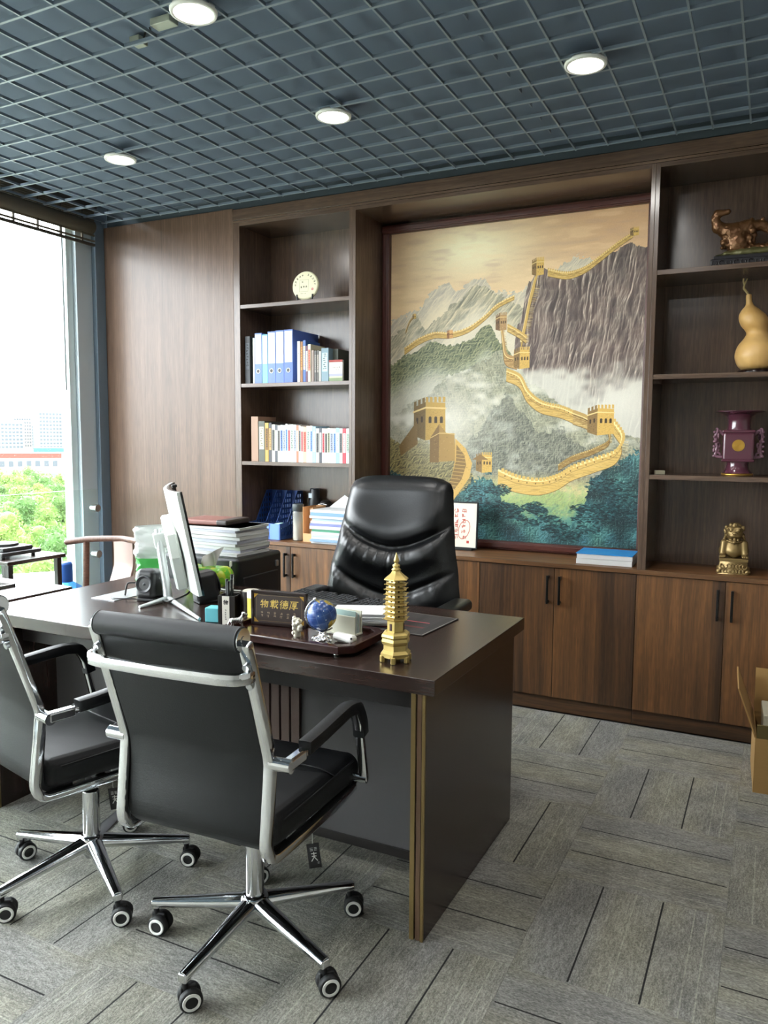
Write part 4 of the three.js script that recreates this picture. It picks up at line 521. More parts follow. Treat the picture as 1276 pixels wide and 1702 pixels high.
const ordinal = (n) => ['first', 'second', 'third', 'fourth', 'fifth', 'sixth', 'seventh', 'eighth', 'ninth', 'tenth', 'eleventh', 'twelfth', 'thirteenth', 'fourteenth', 'fifteenth', 'sixteenth', 'seventeenth', 'eighteenth', 'nineteenth', 'twentieth', 'twenty-first', 'twenty-second', 'twenty-third', 'twenty-fourth', 'twenty-fifth', 'twenty-sixth', 'twenty-seventh', 'twenty-eighth', 'twenty-ninth', 'thirtieth'][n];
const S2 = 1.703, S3 = 1.24, S1 = 2.165;
function binder(label, x0, x1, h, c, whiteTo, hole) {
  const o = thing('ring_binder', label, 'binder', [(x0 + x1) / 2, S2 + 0.0003, -3.885], 0, 'ring binders'), w = (x1 - x0) / 2 - 0.0006;
  bxp(o, 'spine', -w, w, 0, h, -0.003, 0, cm(c)); bxp(o, 'cover_board', -w, -w + 0.003, 0, h, -0.285, -0.003, cm(c)); bxp(o, 'cover_board', w - 0.003, w, 0, h, -0.285, -0.003, cm(c)); bxp(o, 'pages', -w + 0.004, w - 0.004, 0.006, h - 0.02, -0.27, -0.006, M.paper);
  const m = bxp(o, 'spine_label', -w * 0.86, w * 0.9, whiteTo, h - 0.008, 0, 0.0006, plain(0xc8cec6, 0.5));
  if (hole) { part(o, 'finger_ring', tf(new THREE.TorusGeometry(0.012, 0.0024, 8, 24), 0, 0.072, 0.0005), M.chromeDull, 'metal finger ring'); part(o, 'finger_hole', tf(cyl(0.011, 0.011, 0.001, 20), 0, 0.072, 0.0002, Math.PI / 2), M.black); }
}
book('black slim binder at the dark left end of the binder shelf', -2.872, -2.836, S2, 0.28, 0.27, 0x23262c, 0x4a5058, 'binders and books on the second shelf');
book('thin white folder left of the ring binders', -2.815, -2.802, S2, 0.268, 0.26, 0xc9d6c8, undefined, 'binders and books on the second shelf');
binder('blue ring binder with white label, next to the thin white folder', -2.801, -2.75, 0.295, 0x5a74b8, 0.115, true);
binder('slim light-blue binder between two dark blue ring binders', -2.748, -2.709, 0.285, 0x6cb4c8, 0.115, false);
binder('blue ring binder with printed label right of the light-blue binder', -2.708, -2.654, 0.300, 0x5a74b8, 0.115, true);
binder('blue ring binder, second from the paperback books', -2.653, -2.594, 0.303, 0x5672bb, 0.115, true);
binder('blue ring binder with plain white label touching the paperback books', -2.593, -2.533, 0.305, 0x4f6ab4, 0.118, true);
[[-2.502, -2.484, 0.235, 0xd5d8dc, 0xffffff, 'white and violet'], [-2.480, -2.465, 0.232, 0x8a5a2c, 0xc98a4a, 'orange-brown'], [-2.463, -2.445, 0.238, 0x3d5f9c, 0xf2e6b0, 'blue and yellow'], [-2.444, -2.432, 0.206, 0x5a2c4e, 0xe8e8e8, 'dark purple'], [-2.430, -2.411, 0.214, 0xc9c4a8, 0xcf6a5a, 'cream and red'], [-2.406, -2.390, 0.180, 0x8a7a72, undefined, 'grey-brown'], [-2.387, -2.372, 0.177, 0x4a4846, 0x8a8480, 'charcoal'], [-2.369, -2.357, 0.177, 0x5c5a58, 0xb0a8a0, 'dark grey'], [-2.355, -2.343, 0.172, 0xc6c8b8, undefined, 'off-white']].forEach(([a, b, h, c, l, n], i) => book(`${n} book, ${ordinal(i)} to the right of the ring binders`, a, b, S2, h, 0.16, c, l, 'books on the second shelf'));
book('thick grey-blue hardback behind the small white booklet', -2.340, -2.293, S2, 0.188, 0.15, 0x6f8894, 0xaec4c8, 'books on the second shelf');
book('dark green hardback leaning row end, behind the booklet', -2.290, -2.255, S2, 0.185, 0.15, 0x4a5148, undefined, 'books on the second shelf', -3.93);
{ const o = thing('white_booklet', 'small white booklet with red top edge and landscape picture', 'booklet', [-2.238, S2 + 0.0005, -3.872], -0.03); const t = canvasTex(128, 150, (c, w, h) => { c.fillStyle = '#d8d6c8'; c.fillRect(0, 0, w, h); c.strokeStyle = '#55504a'; const r = rng(3); for (let i = 0; i < 5; i++) scribble(c, 30 + i * 15, 34, 12, r, 2); for (let i = 0; i < 3; i++) scribble(c, 60 + i * 13, 56, 9, r, 2); c.fillStyle = '#8f8fa8'; c.fillRect(0, 92, w, 24); c.fillStyle = '#6d7f58'; c.fillRect(0, 124, w, 26); c.fillStyle = '#a6a98c'; c.fillRect(0, 112, w, 13); }); part(o, 'cover', [tf(bx(0.088, 0.118, 0.014, 0.001), 0, 0.059, -0.008)], M.white); part(o, 'front_picture', tf(new THREE.PlaneGeometry(0.087, 0.105), 0, 0.0525, -0.0008), std({ map: t, roughness: 0.5 })); part(o, 'red_band', ext(-0.044, 0.044, 0.105, 0.1183, -0.0155, -0.0005, 0), plain(0x8c2a24, 0.6), 'red top band'); }
{
  const cols = [[0xcfccc0, 0x333333, 'cream'], [0xc0c5ca, 0x8a94a8, 'pale grey'], [0xc7d4e0, 0x3f5f9a, 'pale blue'], [0xd4d2cc, 0xb0303c, 'white and red'], [0xdfe6dc, 0x9ab0a0, 'mint white'], [0xcf6a4a, 0xf0d8c0, 'orange-red'], [0xccc8bc, 0x44484c, 'ivory'], [0xd9a08c, 0xc05040, 'salmon'], [0x3a3f48, 0xe0e0e0, 'dark slate'], [0xcfd0d2, 0x4a7ab8, 'white and blue'], [0xb83a48, 0xf2dcdc, 'crimson'], [0xd0d0bc, 0x6a6a58, 'pale yellow'], [0x8fb4cc, 0xf0f4f6, 'sky blue']];
  const fixed = [[-2.832, -2.782, 0.268, 0x94745e, undefined, 'tall brown'], [-2.779, -2.734, 0.240, 0x3f4338, 0xc8c8a8, 'dark green'], [-2.732, -2.706, 0.230, 0xb08a3c, 0x6a4a1c, 'golden'], [-2.704, -2.685, 0.230, 0x35343a, 0xb08a50, 'black and gold']];
  fixed.forEach(([a, b, h, c, l, n], i) => book(i ? `${n} book, ${ordinal(i - 1)} to the right of the tall brown volume` : 'tall brown hardback at the left end of the third shelf row', a, b, S3, h, 0.19, c, l, 'books on the third shelf'));
  const r = rng(88); let x = -2.683, i = 3; const seq = [0, 8, 0, 2, 1, 9, 3, 4, 1, 5, 6, 3, 7, 4, 9, 12, 6, 8, 3, 0, 11, 1, 9, 12, 6, 10, 4, 1, 3, 6]; let k = 0;
  while (x < -2.165 && k < seq.length) { const w = 0.0145 + r() * 0.009, h = x < -2.5 ? 0.212 + r() * 0.012 : x < -2.38 ? 0.206 + r() * 0.008 : 0.194 + r() * 0.008, c = cols[seq[k]]; if (x + w > -2.150) break; book(`${c[2]} book, ${ordinal(i)} to the right of the tall brown volume`, x, x + w, S3, h, 0.155, c[0], c[1], 'books on the third shelf'); x += w + 0.0006; i++; k++; }
}
{ // tea cake disc on a stand
  const o = thing('tea_cake_disc', 'round white printed tea cake on a small dark stand', 'tea cake', [-2.483, S1, -3.95], 0.12);
  const t = canvasTex(256, 256, (c, w, h) => { c.fillStyle = '#e6e2c4'; c.fillRect(0, 0, w, h); c.strokeStyle = '#57533c'; const r = rng(14); for (let k = 0; k < 11; k++) { const a = Math.PI * (1.02 + k * 0.096); c.save(); c.translate(128 + Math.cos(a) * 102, 128 + Math.sin(a) * 102); c.rotate(a + Math.PI / 2); if (k !== 5) scribble(c, -9, -9, 18, r, 3.5); c.restore(); } c.strokeStyle = '#8d8a68'; c.lineWidth = 2; c.strokeRect(70, 74, 92, 112); c.strokeStyle = '#4c4a3a'; for (let k = 0; k < 3; k++) scribble(c, 80 + k * 26, 132, 18, r, 4); c.strokeStyle = '#7d7a60'; for (let k = 0; k < 4; k++) scribble(c, 84 + k * 16, 200, 8, r, 2); scribble(c, 92, 86, 16, r, 4); c.fillStyle = '#cf8f8a'; c.beginPath(); c.arc(206, 166, 13, 0, 7); c.fill(); });
  part(o, 'disc', tf(lathe([[0, -0.009], [0.075, -0.009], [0.0825, -0.004], [0.0835, 0.002], [0.079, 0.008], [0, 0.0095]], 48), 0, 0.096, 0, Math.PI / 2 - 0.1), plain(0xdcd8b8, 0.7));
  part(o, 'printed_wrapper', tf(new THREE.CircleGeometry(0.078, 40), 0, 0.0965, 0.0102, -0.1), std({ map: t, roughness: 0.7 }));
  part(o, 'stand', [ext(-0.05, 0.05, 0, 0.008, -0.04, 0.03, 0.002), rod([-0.045, 0.004, 0.014], [-0.05, 0.045, 0.016], 0.005), rod([0.045, 0.004, 0.014], [0.05, 0.045, 0.016], 0.005), rod([0, 0.004, -0.035], [0, 0.09, -0.014], 0.005)], M.black);
}
// ---------------------------------------------------------------- things on the worktop
{
  const o = thing('file_rack', 'blue plastic desk file rack with perforated dividers', 'file rack', [-2.875, YC, -3.90]);
  const blue = plain(0x6288d8, 0.45), dark = plain(0x2c4a86, 0.45);
  part(o, 'front_panel', ext(0, 0.235, 0.002, 0.098, -0.006, 0, 0.001), blue, 'light blue front panel'); part(o, 'floor_plate', ext(0, 0.235, 0.001, 0.006, -0.25, -0.004, 0.001), dark);
  for (const x of [0.078, 0.156]) part(o, 'front_rib', ext(x - 0.002, x + 0.002, 0.004, 0.097, 0, 0.003, 0.0005), blue);
  for (let k = 0; k < 4; k++) { // dividers with real holes
    const x = k * 0.0767, s = new THREE.Shape([[0, 0], [0.255, 0], [0.255, 0.285], [0.20, 0.285], [0.085, 0.10], [0, 0.098]].map(([a, b]) => new THREE.Vector2(a, b)));
    for (let i = 0; i < 9; i++) for (let j = 0; j < 8; j++) { const a = 0.016 + i * 0.026, b = 0.02 + j * 0.032; if (b > 0.075 && a < 0.075 + (b - 0.08) * 0.68) continue; if (b + 0.02 > 0.275) continue; s.holes.push(new THREE.Path([[a, b], [a + 0.014, b], [a + 0.014, b + 0.02], [a, b + 0.02]].map(([p, q]) => new THREE.Vector2(p, q)))); }
    const g = new THREE.ExtrudeGeometry(s, { depth: 0.003, bevelEnabled: false }); g.rotateY(Math.PI / 2); part(o, 'divider', g.translate(Math.min(x, 0.2315), 0.002, 0), dark, 'perforated divider');
  }
  part(o, 'back_panel', ext(0, 0.235, 0.004, 0.285, -0.258, -0.253, 0.001), dark);
  const sc = thing('mint_cloth', 'pale mint folded paper tucked in the blue file rack', 'paper', [-2.68, YC + 0.06, -3.94], 0.1); part(sc, 'fold', tf(bx(0.06, 0.035, 0.05, 0.006, 2), 0, 0.02, 0, 0.1, 0, 0.12), plain(0xa9cfc8, 0.8));
  one('red_pomegranate', 'small dark red round ornament beside the blue file rack', 'ornament', [new THREE.SphereGeometry(0.02, 18, 14).translate(0, 0.02, 0), tf(cyl(0.006, 0.003, 0.012, 10), 0, 0.043, 0)], plain(0x9a4636, 0.5), [-2.84, YC + 0.0065, -3.93]);
  const b = thing('glass_tea_bottle', 'clear tea bottle with grey lid between file rack and kraft box', 'bottle', [-2.545, YC, -3.955]);
  part(b, 'body', lathe([[0, 0.002], [0.030, 0.002], [0.033, 0.006], [0.033, 0.17], [0.031, 0.178]], 28), phy({ color: 0xd8d8d2, roughness: 0.08, transmission: 0.7, thickness: 0 })); part(b, 'inner_label', cyl(0.028, 0.028, 0.10, 24).translate(0, 0.056, 0), plain(0xcfc8c0, 0.6)); part(b, 'lid', lathe([[0.0, 0.222], [0.03, 0.222], [0.034, 0.218], [0.034, 0.178], [0.0, 0.178]], 28), plain(0x4c5254, 0.4));
  const n = thing('black_thermos', 'black thermos with pale print behind the clear tea bottle', 'bottle', [-2.535, YC, -4.13]); part(n, 'body', lathe([[0, 0.002], [0.036, 0.002], [0.038, 0.006], [0.038, 0.235], [0.03, 0.245], [0.03, 0.30], [0.026, 0.305], [0, 0.305]], 28), plain(0x1e2228, 0.4)); part(n, 'print', tf(bx(0.03, 0.03, 0.002, 0.0005), -0.012, 0.262, 0.0285), plain(0xb9c6d4, 0.5));
  const z = thing('black_pouch', 'black rounded pouch lying behind the kraft box', 'pouch', [-2.457, YC, -4.13]); part(z, 'pouch', tf(bx(0.07, 0.235, 0.08, 0.03, 5), 0, 0.118, 0), plain(0x1c1a1c, 0.5)); part(z, 'zip', tube([[-0.03, 0.21, 0.039], [0, 0.215, 0.0405], [0.03, 0.21, 0.039]], 0.002, 16, 6), M.silver);
  const k = thing('kraft_file_box', 'orange-brown kraft magazine file standing beside the paper pile', 'file box', [-2.46, YC, -3.93]);
  const kb = plain(0xc79a6c, 0.8); part(k, 'side', ext(-0.036, -0.033, 0, 0.208, -0.15, 0, 0), kb); part(k, 'side', ext(0.030, 0.033, 0, 0.208, -0.15, 0, 0), kb); part(k, 'front', ext(-0.033, 0.030, 0, 0.05, -0.003, 0, 0), kb); part(k, 'back', ext(-0.033, 0.030, 0, 0.208, -0.15, -0.147, 0), kb); part(k, 'filler', ext(-0.028, 0.024, 0.003, 0.195, -0.145, -0.06, 0.001), plain(0xd8b48c, 0.8));
  const r = rng(51); let y = YC + 0.0004; const sc2 = [0xdfe3e6, 0x8fb0d0, 0xe8e8e4, 0xc4d4dc, 0xe6e8ea, 0x5fb08a, 0xe4e6e6, 0x8a90c8, 0xe9ebec, 0xbcd2e4, 0xe0e4e4, 0x7fa6c8, 0xeceeee], sn = ['pale grey', 'blue', 'off-white', 'ice blue', 'white', 'green', 'chalk white', 'violet', 'bright white', 'light blue', 'silver white', 'steel blue', 'clean white'];
  for (let q = 0; q < 13; q++) { const h = 0.011 + r() * 0.008, w = 0.215 + r() * 0.03, o2 = one('magazine', `${sn[q]} magazine, ${ordinal(q)} up in the pile beside the kraft box`, 'magazine', tf(bx(w, h, 0.28, 0.0015), 0, h / 2, 0), plain(new THREE.Color(sc2[q]).multiplyScalar(0.72), 0.6), [-2.415 + w / 2 + (r() - 0.5) * 0.012, y, -4.025 + (r() - 0.5) * 0.02], (r() - 0.5) * 0.05, 'magazine pile on the worktop'); y += h + 0.0004; }
  const lp = thing('loose_sheet', 'white sheet of paper leaning up on the magazine pile', 'paper', [-2.31, y + 0.0005, -4.05]); part(lp, 'sheet', [extrude([[-0.10, 0], [0.10, 0], [0.105, 0.025], [0.005, 0.085], [-0.085, 0.012]], 0.002, 0).translate(0, 0, -0.03).rotateX(-0.25)], M.paper);
}
{ // small framed calligraphy
  const o = thing('small_framed_picture', 'small black-framed white picture with red seal script behind the chair', 'picture', [-1.535, YC, -4.06], 0.05);
  const t = canvasTex(128, 200, (c, w, h) => { c.fillStyle = '#e8e2d0'; c.fillRect(0, 0, w, h); c.strokeStyle = '#b85848'; const r = rng(22); for (let i = 0; i < 2; i++) for (let k = 0; k < 6; k++) scribble(c, 60 - i * 38, 24 + k * 24, 20, r, 3); c.lineWidth = 3; c.beginPath(); c.ellipse(70, 120, 26, 44, 0.3, 0, 7); c.stroke(); c.fillStyle = '#b03a2c'; c.fillRect(84, 170, 12, 12); });
  const L = (g) => { g.rotateX(-0.06); g.translate(0, 0.012, 0); return g; };
  part(o, 'picture_panel', L(ext(-0.078, 0.078, 0.004, 0.25, -0.008, -0.002, 0)), M.white); part(o, 'print', L(new THREE.PlaneGeometry(0.152, 0.244).translate(0, 0.127, -0.0015)), std({ map: t, roughness: 0.5 }));
  for (const [a, b, c, d] of [[-0.084, 0.084, 0.25, 0.257], [-0.084, 0.084, -0.003, 0.004], [-0.085, -0.078, 0, 0.254], [0.078, 0.085, 0, 0.254]]) part(o, 'frame_bar', L(ext(a, b, c, d, -0.012, 0.003, 0.001)), M.black); part(o, 'foot', ext(-0.06, 0.06, 0, 0.012, -0.05, 0.012, 0.002), M.black);
  const s = thing('document_stack', 'thick white document stack with a bright blue cover on the worktop', 'documents', [-0.732, YC, -3.905], 0.02);
  part(s, 'pages', [tf(bx(0.27, 0.026, 0.20, 0.001), 0, 0.0135, -0.10), tf(bx(0.268, 0.022, 0.20, 0.001), 0.002, 0.0385, -0.101)], M.paper); part(s, 'blue_cover', tf(bx(0.275, 0.004, 0.205, 0.001), 0, 0.0525, -0.101), plain(0x2f8fd8, 0.4), 'bright blue cover');
  one('small_white_box', 'tiny pale box at the left end of the vase shelf', 'box', tf(bx(0.045, 0.018, 0.03, 0.002), 0, 0.009, 0), plain(0xc9c2a8, 0.6), [-0.492, 1.222, -3.945], 0.3);
}
// ---------------------------------------------------------------- ornaments on the right-hand shelves
{ // dragon-like carving
  const o = thing('dragon_carving', 'gilded brown dragon carving arched over rocks on a black carved plinth', 'carving', [-0.10, 2.163, -4.0], 0.08);
  const body = [[-0.19, 0.25, 0.02], [-0.20, 0.225, 0.015], [-0.185, 0.19, 0.01], [-0.13, 0.165, 0], [-0.06, 0.185, 0], [0.0, 0.185, 0], [0.05, 0.15, 0], [0.09, 0.11, 0], [0.14, 0.11, 0], [0.18, 0.14, 0]], rad = [0.018, 0.018, 0.024, 0.04, 0.03, 0.02, 0.018, 0.016, 0.014, 0.01];
  const rnd = rng(91), knobs = []; for (let k = 0; k < 84; k++) knobs.push([-0.165 + rnd() * 0.135, 0.075 + rnd() * 0.115, (rnd() - 0.5) * 0.062, 0.007 + rnd() * 0.008]); for (let k = 0; k < 12; k++) knobs.push([-0.02 + k * 0.011, 0.205 - Math.pow(k / 11, 1.5) * 0.07, 0, 0.009]); for (let k = 0; k < 30; k++) knobs.push([-0.05 + rnd() * 0.22, 0.07 + rnd() * 0.045, (rnd() - 0.5) * 0.06, 0.008 + rnd() * 0.008]);
  part(o, 'dragon', sdfMesh((P) => { let d = 9; for (let i = 1; i < body.length; i++) d = smin(d, sdC(P, body[i - 1], body[i], rad[i - 1], rad[i]), 0.012); d = smin(d, sdC(P, [-0.185, 0.247, 0.02], [-0.145, 0.252, 0.03], 0.017, 0.012), 0.008); d = smin(d, sdC(P, [-0.18, 0.265, 0.0], [-0.15, 0.276, -0.01], 0.006, 0.002), 0.005); d = smin(d, sdE(P, [-0.10, 0.125, 0], [0.05, 0.068, 0.042]), 0.012); d = smin(d, sdE(P, [0.05, 0.085, 0], [0.13, 0.022, 0.04]), 0.01); for (let q = 0; q < 4; q++) d = smin(d, sdC(P, [-0.20 + q * 0.012, 0.21 - q * 0.012, -0.012], [-0.165 + q * 0.012, 0.20 - q * 0.012, -0.03], 0.006, 0.003), 0.004); for (const k of knobs) d = smin(d, sdS(P, k, k[3]), 0.005); d += 0.0035 * (pn(P[0] * 170 + 60, P[1] * 170 + P[2] * 120 + 60, 512, 512, 7) - 0.5); d = smin(d, sdS(P, [-0.045, 0.215, 0.01], 0.008), 0.004); return smin(d, sdS(P, [0.0, 0.213, 0.01], 0.008), 0.004); }, [0, 0.17, 0], 0.22, 84), std({ color: 0x6b4a2e, roughness: 0.28, metalness: 0.5 }));
  part(o, 'rock_base', [sdfMesh((P) => { let d = sdE(P, [0, 0.065, 0], [0.19, 0.026, 0.06]); d += 0.004 * (pn(P[0] * 60 + 20, P[2] * 60 + 20, 99, 99, 3) - 0.5); return d; }, [0, 0.065, 0], 0.21, 40)], std({ color: 0x5e5b38, roughness: 0.35, metalness: 0.3 }), 'olive rock base');
  part(o, 'plinth', [ext(-0.2, 0.2, 0.034, 0.052, -0.07, 0.07, 0.003), ext(-0.212, 0.212, 0.0, 0.036, -0.08, 0.08, 0.004)], plain(0x17151a, 0.35)); for (let k = 0; k < 14; k++) part(o, 'carved_scroll', tf(new THREE.TorusGeometry(0.010, 0.0035, 6, 14, 4.6), -0.195 + k * 0.030, 0.018, 0.0805, 0, 0, k % 2 ? 0.5 : 2.2), plain(0x1b181c, 0.3));
}
{ // gourd
  const o = thing('dried_gourd', 'large pale yellow dried bottle gourd with curled stem on dark stand', 'gourd', [-0.088, 1.688, -4.05]);
  const pr = [[0, 0.020], [0.05, 0.020], [0.085, 0.035], [0.102, 0.07], [0.104, 0.10], [0.092, 0.135], [0.062, 0.168], [0.048, 0.188], [0.05, 0.205], [0.060, 0.225], [0.063, 0.25], [0.056, 0.275], [0.036, 0.30], [0.019, 0.317], [0.0135, 0.335], [0.0125, 0.36], [0.010, 0.368], [0, 0.369]];
  const c = new THREE.SplineCurve(pr.map(([x, y]) => new THREE.Vector2(x, y))), g = new THREE.LatheGeometry(c.getPoints(80).map((v) => new THREE.Vector2(Math.max(v.x, 1e-4), v.y)), 48), p = g.attributes.position;
  for (let i = 0; i < p.count; i++) { const y = p.getY(i); p.setX(i, p.getX(i) - 0.036 * sstep(0.12, 0.30, y) - 0.02 * sstep(0.24, 0.36, y)); } g.computeVertexNormals();
  const t = texture(128, 256, (u, v) => mix3([190, 148, 84], [214, 176, 114], pn(u * 6, v * 8, 6, 8, 5) * 0.7 + pn(u * 30, v * 30, 30, 30, 6) * 0.3)); part(o, 'gourd_body', g, std({ map: t, roughness: 0.42 }));
  part(o, 'stem', [tube([[-0.055, 0.362, 0], [-0.066, 0.38, 0.002], [-0.078, 0.396, 0.004], [-0.076, 0.412, 0]], 0.005, 16, 8), tube([[-0.076, 0.41, 0], [-0.082, 0.43, 0], [-0.081, 0.442, 0.002]], 0.004, 12, 8), tube([[-0.076, 0.41, 0], [-0.070, 0.43, 0.003], [-0.066, 0.440, 0]], 0.003, 12, 8)], plain(0xa08c5a, 0.6), 'curled dry stem');
  part(o, 'stand', lathe([[0, 0.001], [0.088, 0.001], [0.095, 0.005], [0.09, 0.018], [0.082, 0.024], [0, 0.02]], 40), plain(0x1a0f0d, 0.15), 'glossy dark stand');
}
{ // purple vase
  const o = thing('purple_vase', 'glazed purple square vase with gold medallion and curled handles', 'vase', [-0.157, 1.222, -4.03], 0.05);
  const gl = phy({ color: 0x572f3c, roughness: 0.16, clearcoat: 0.6, clearcoatRoughness: 0.08 });
  part(o, 'body', tf(bx(0.135, 0.135, 0.115, 0.014, 4), 0, 0.135, 0), gl); part(o, 'shoulder', [tf(bx(0.142, 0.014, 0.12, 0.006, 2), 0, 0.205, 0), tf(bx(0.142, 0.012, 0.12, 0.006, 2), 0, 0.07, 0)], gl);
  part(o, 'neck', lathe([[0.056, 0.208], [0.052, 0.216], [0.05, 0.25], [0.054, 0.275], [0.075, 0.288], [0.107, 0.295], [0.109, 0.299], [0.10, 0.300], [0.046, 0.285], [0.042, 0.24]], 40), gl); part(o, 'foot', lathe([[0.05, 0.068], [0.048, 0.05], [0.052, 0.03], [0.064, 0.013], [0.066, 0.010]], 40), gl); part(o, 'gold_ring', lathe([[0, 0.0005], [0.066, 0.0005], [0.07, 0.004], [0.068, 0.011], [0.0, 0.012]], 40), M.gold, 'gold foot ring');
  part(o, 'medallion', [tf(cyl(0.027, 0.027, 0.005, 32), 0, 0.14, 0.0585, Math.PI / 2), ...[0, 1, 2, 3, 4, 5, 6].map((k) => tf(new THREE.TorusGeometry(0.004 + k * 0.0028, 0.0008, 5, 20), 0, 0.14, 0.0612))], M.gold, 'round gold medallion');
  for (const s of [-1, 1]) { const c = []; for (let k = 0; k < 6; k++) { c.push(tf(new THREE.TorusGeometry(0.011, 0.0052, 8, 16, 4.9), s * (0.087 + (k % 2) * 0.008), 0.095 + k * 0.0225, 0.0, 0, k * 0.4, s * k)); c.push(tf(new THREE.SphereGeometry(0.0065, 10, 8), s * 0.104, 0.09 + k * 0.0225, 0.006)); } c.push(tube([[s * 0.066, 0.19, 0], [s * 0.088, 0.21, 0], [s * 0.1, 0.18, 0], [s * 0.092, 0.13, 0], [s * 0.098, 0.09, 0], [s * 0.066, 0.085, 0]], 0.0075, 30, 8)); part(o, 'handle', c, phy({ color: 0x8a6474, roughness: 0.16, clearcoat: 0.5 }), 'curled openwork handle'); }
}
{ // guardian lion
  const o = thing('lion_statue', 'small bronze guardian lion seated on a draped pedestal', 'statue', [-0.152, YC, -3.985], 0.06);
  const rnd = rng(17), curls = []; for (let k = 0; k < 40; k++) { const a = rnd() * 6.283, b = rnd(); curls.push([Math.cos(a) * (0.036 + 0.004 * b), 0.196 + Math.sin(a) * 0.036 - 0.006, -0.008 - b * 0.02, 0.008 + rnd() * 0.003]); } for (let k = 0; k < 10; k++) for (const s of [-1, 1]) curls.push([s * (0.036 + 0.002 * k), 0.175 - k * 0.006, -0.004 - 0.002 * k, 0.007]);
  part(o, 'lion', sdfMesh((P) => {
    const Q = [Math.abs(P[0]), P[1], P[2]]; let d = sdE(P, [0, 0.118, -0.006], [0.044, 0.046, 0.038]); d = smin(d, sdE(P, [0, 0.102, 0.010], [0.036, 0.03, 0.03]), 0.01);
    d = smin(d, sdS(P, [0, 0.19, 0.004], 0.036), 0.01); d = smin(d, sdE(P, [0, 0.178, 0.03], [0.024, 0.014, 0.016]), 0.006); d = smin(d, sdE(P, [0, 0.189, 0.042], [0.010, 0.007, 0.008]), 0.003);
    d = smin(d, sdE(Q, [0.015, 0.203, 0.032], [0.009, 0.008, 0.008]), 0.003); d = smin(d, sdE(Q, [0.016, 0.213, 0.028], [0.014, 0.005, 0.008]), 0.003); d = smin(d, sdS(P, [0, 0.226, 0.014], 0.011), 0.004); d = smin(d, sdE(Q, [0.036, 0.212, 0.0], [0.008, 0.011, 0.006]), 0.003);
    d = Math.max(d, -sdE(P, [0, 0.167, 0.046], [0.017, 0.005, 0.012])); for (const x of [0, 0.016]) d = smin(d, sdS(Q, [x, 0.158, 0.033], 0.0065), 0.003);
    d = smin(d, sdC(Q, [0.042, 0.14, 0.004], [0.048, 0.088, 0.02], 0.017, 0.013), 0.008); d = smin(d, sdE(Q, [0.048, 0.082, 0.032], [0.015, 0.009, 0.018]), 0.004); for (let k = -1; k <= 1; k++) d = smin(d, sdS(Q, [0.048 + k * 0.009, 0.08, 0.049], 0.0055), 0.002); d = smin(d, sdE(Q, [0.046, 0.10, -0.024], [0.02, 0.026, 0.02]), 0.008);
    d = smin(d, sdS(P, [0, 0.146, 0.036], 0.0075), 0.002); d = smin(d, sdC(Q, [0, 0.142, 0.036], [0.03, 0.152, 0.022], 0.0035, 0.0035), 0.002);
    for (const k of curls) d = smin(d, sdS(P, k, k[3]), 0.003); return d;
  }, [0, 0.155, 0], 0.088, 84), M.bronze);
  part(o, 'pedestal', [ext(-0.062, 0.062, 0.058, 0.073, -0.055, 0.055, 0.003), tf(cyl(0.082, 0.092, 0.058, 4).rotateY(Math.PI / 4), 0, 0.03, 0)], M.bronze);
  const sc = []; for (let k = 0; k < 16; k++) sc.push(tf(new THREE.TorusGeometry(0.009, 0.0035, 6, 14, 4.4), -0.048 + (k % 8) * 0.0138, 0.016 + Math.floor(k / 8) * 0.022, 0.0625 - Math.floor(k / 8) * 0.0028, 0, 0, k)); for (const s of [-1, 1]) for (const z of [0.055, -0.055]) sc.push(tf(new THREE.SphereGeometry(0.013, 12, 10), s * 0.06, 0.0132, z)); part(o, 'carved_scrolls', sc, M.bronze);
}
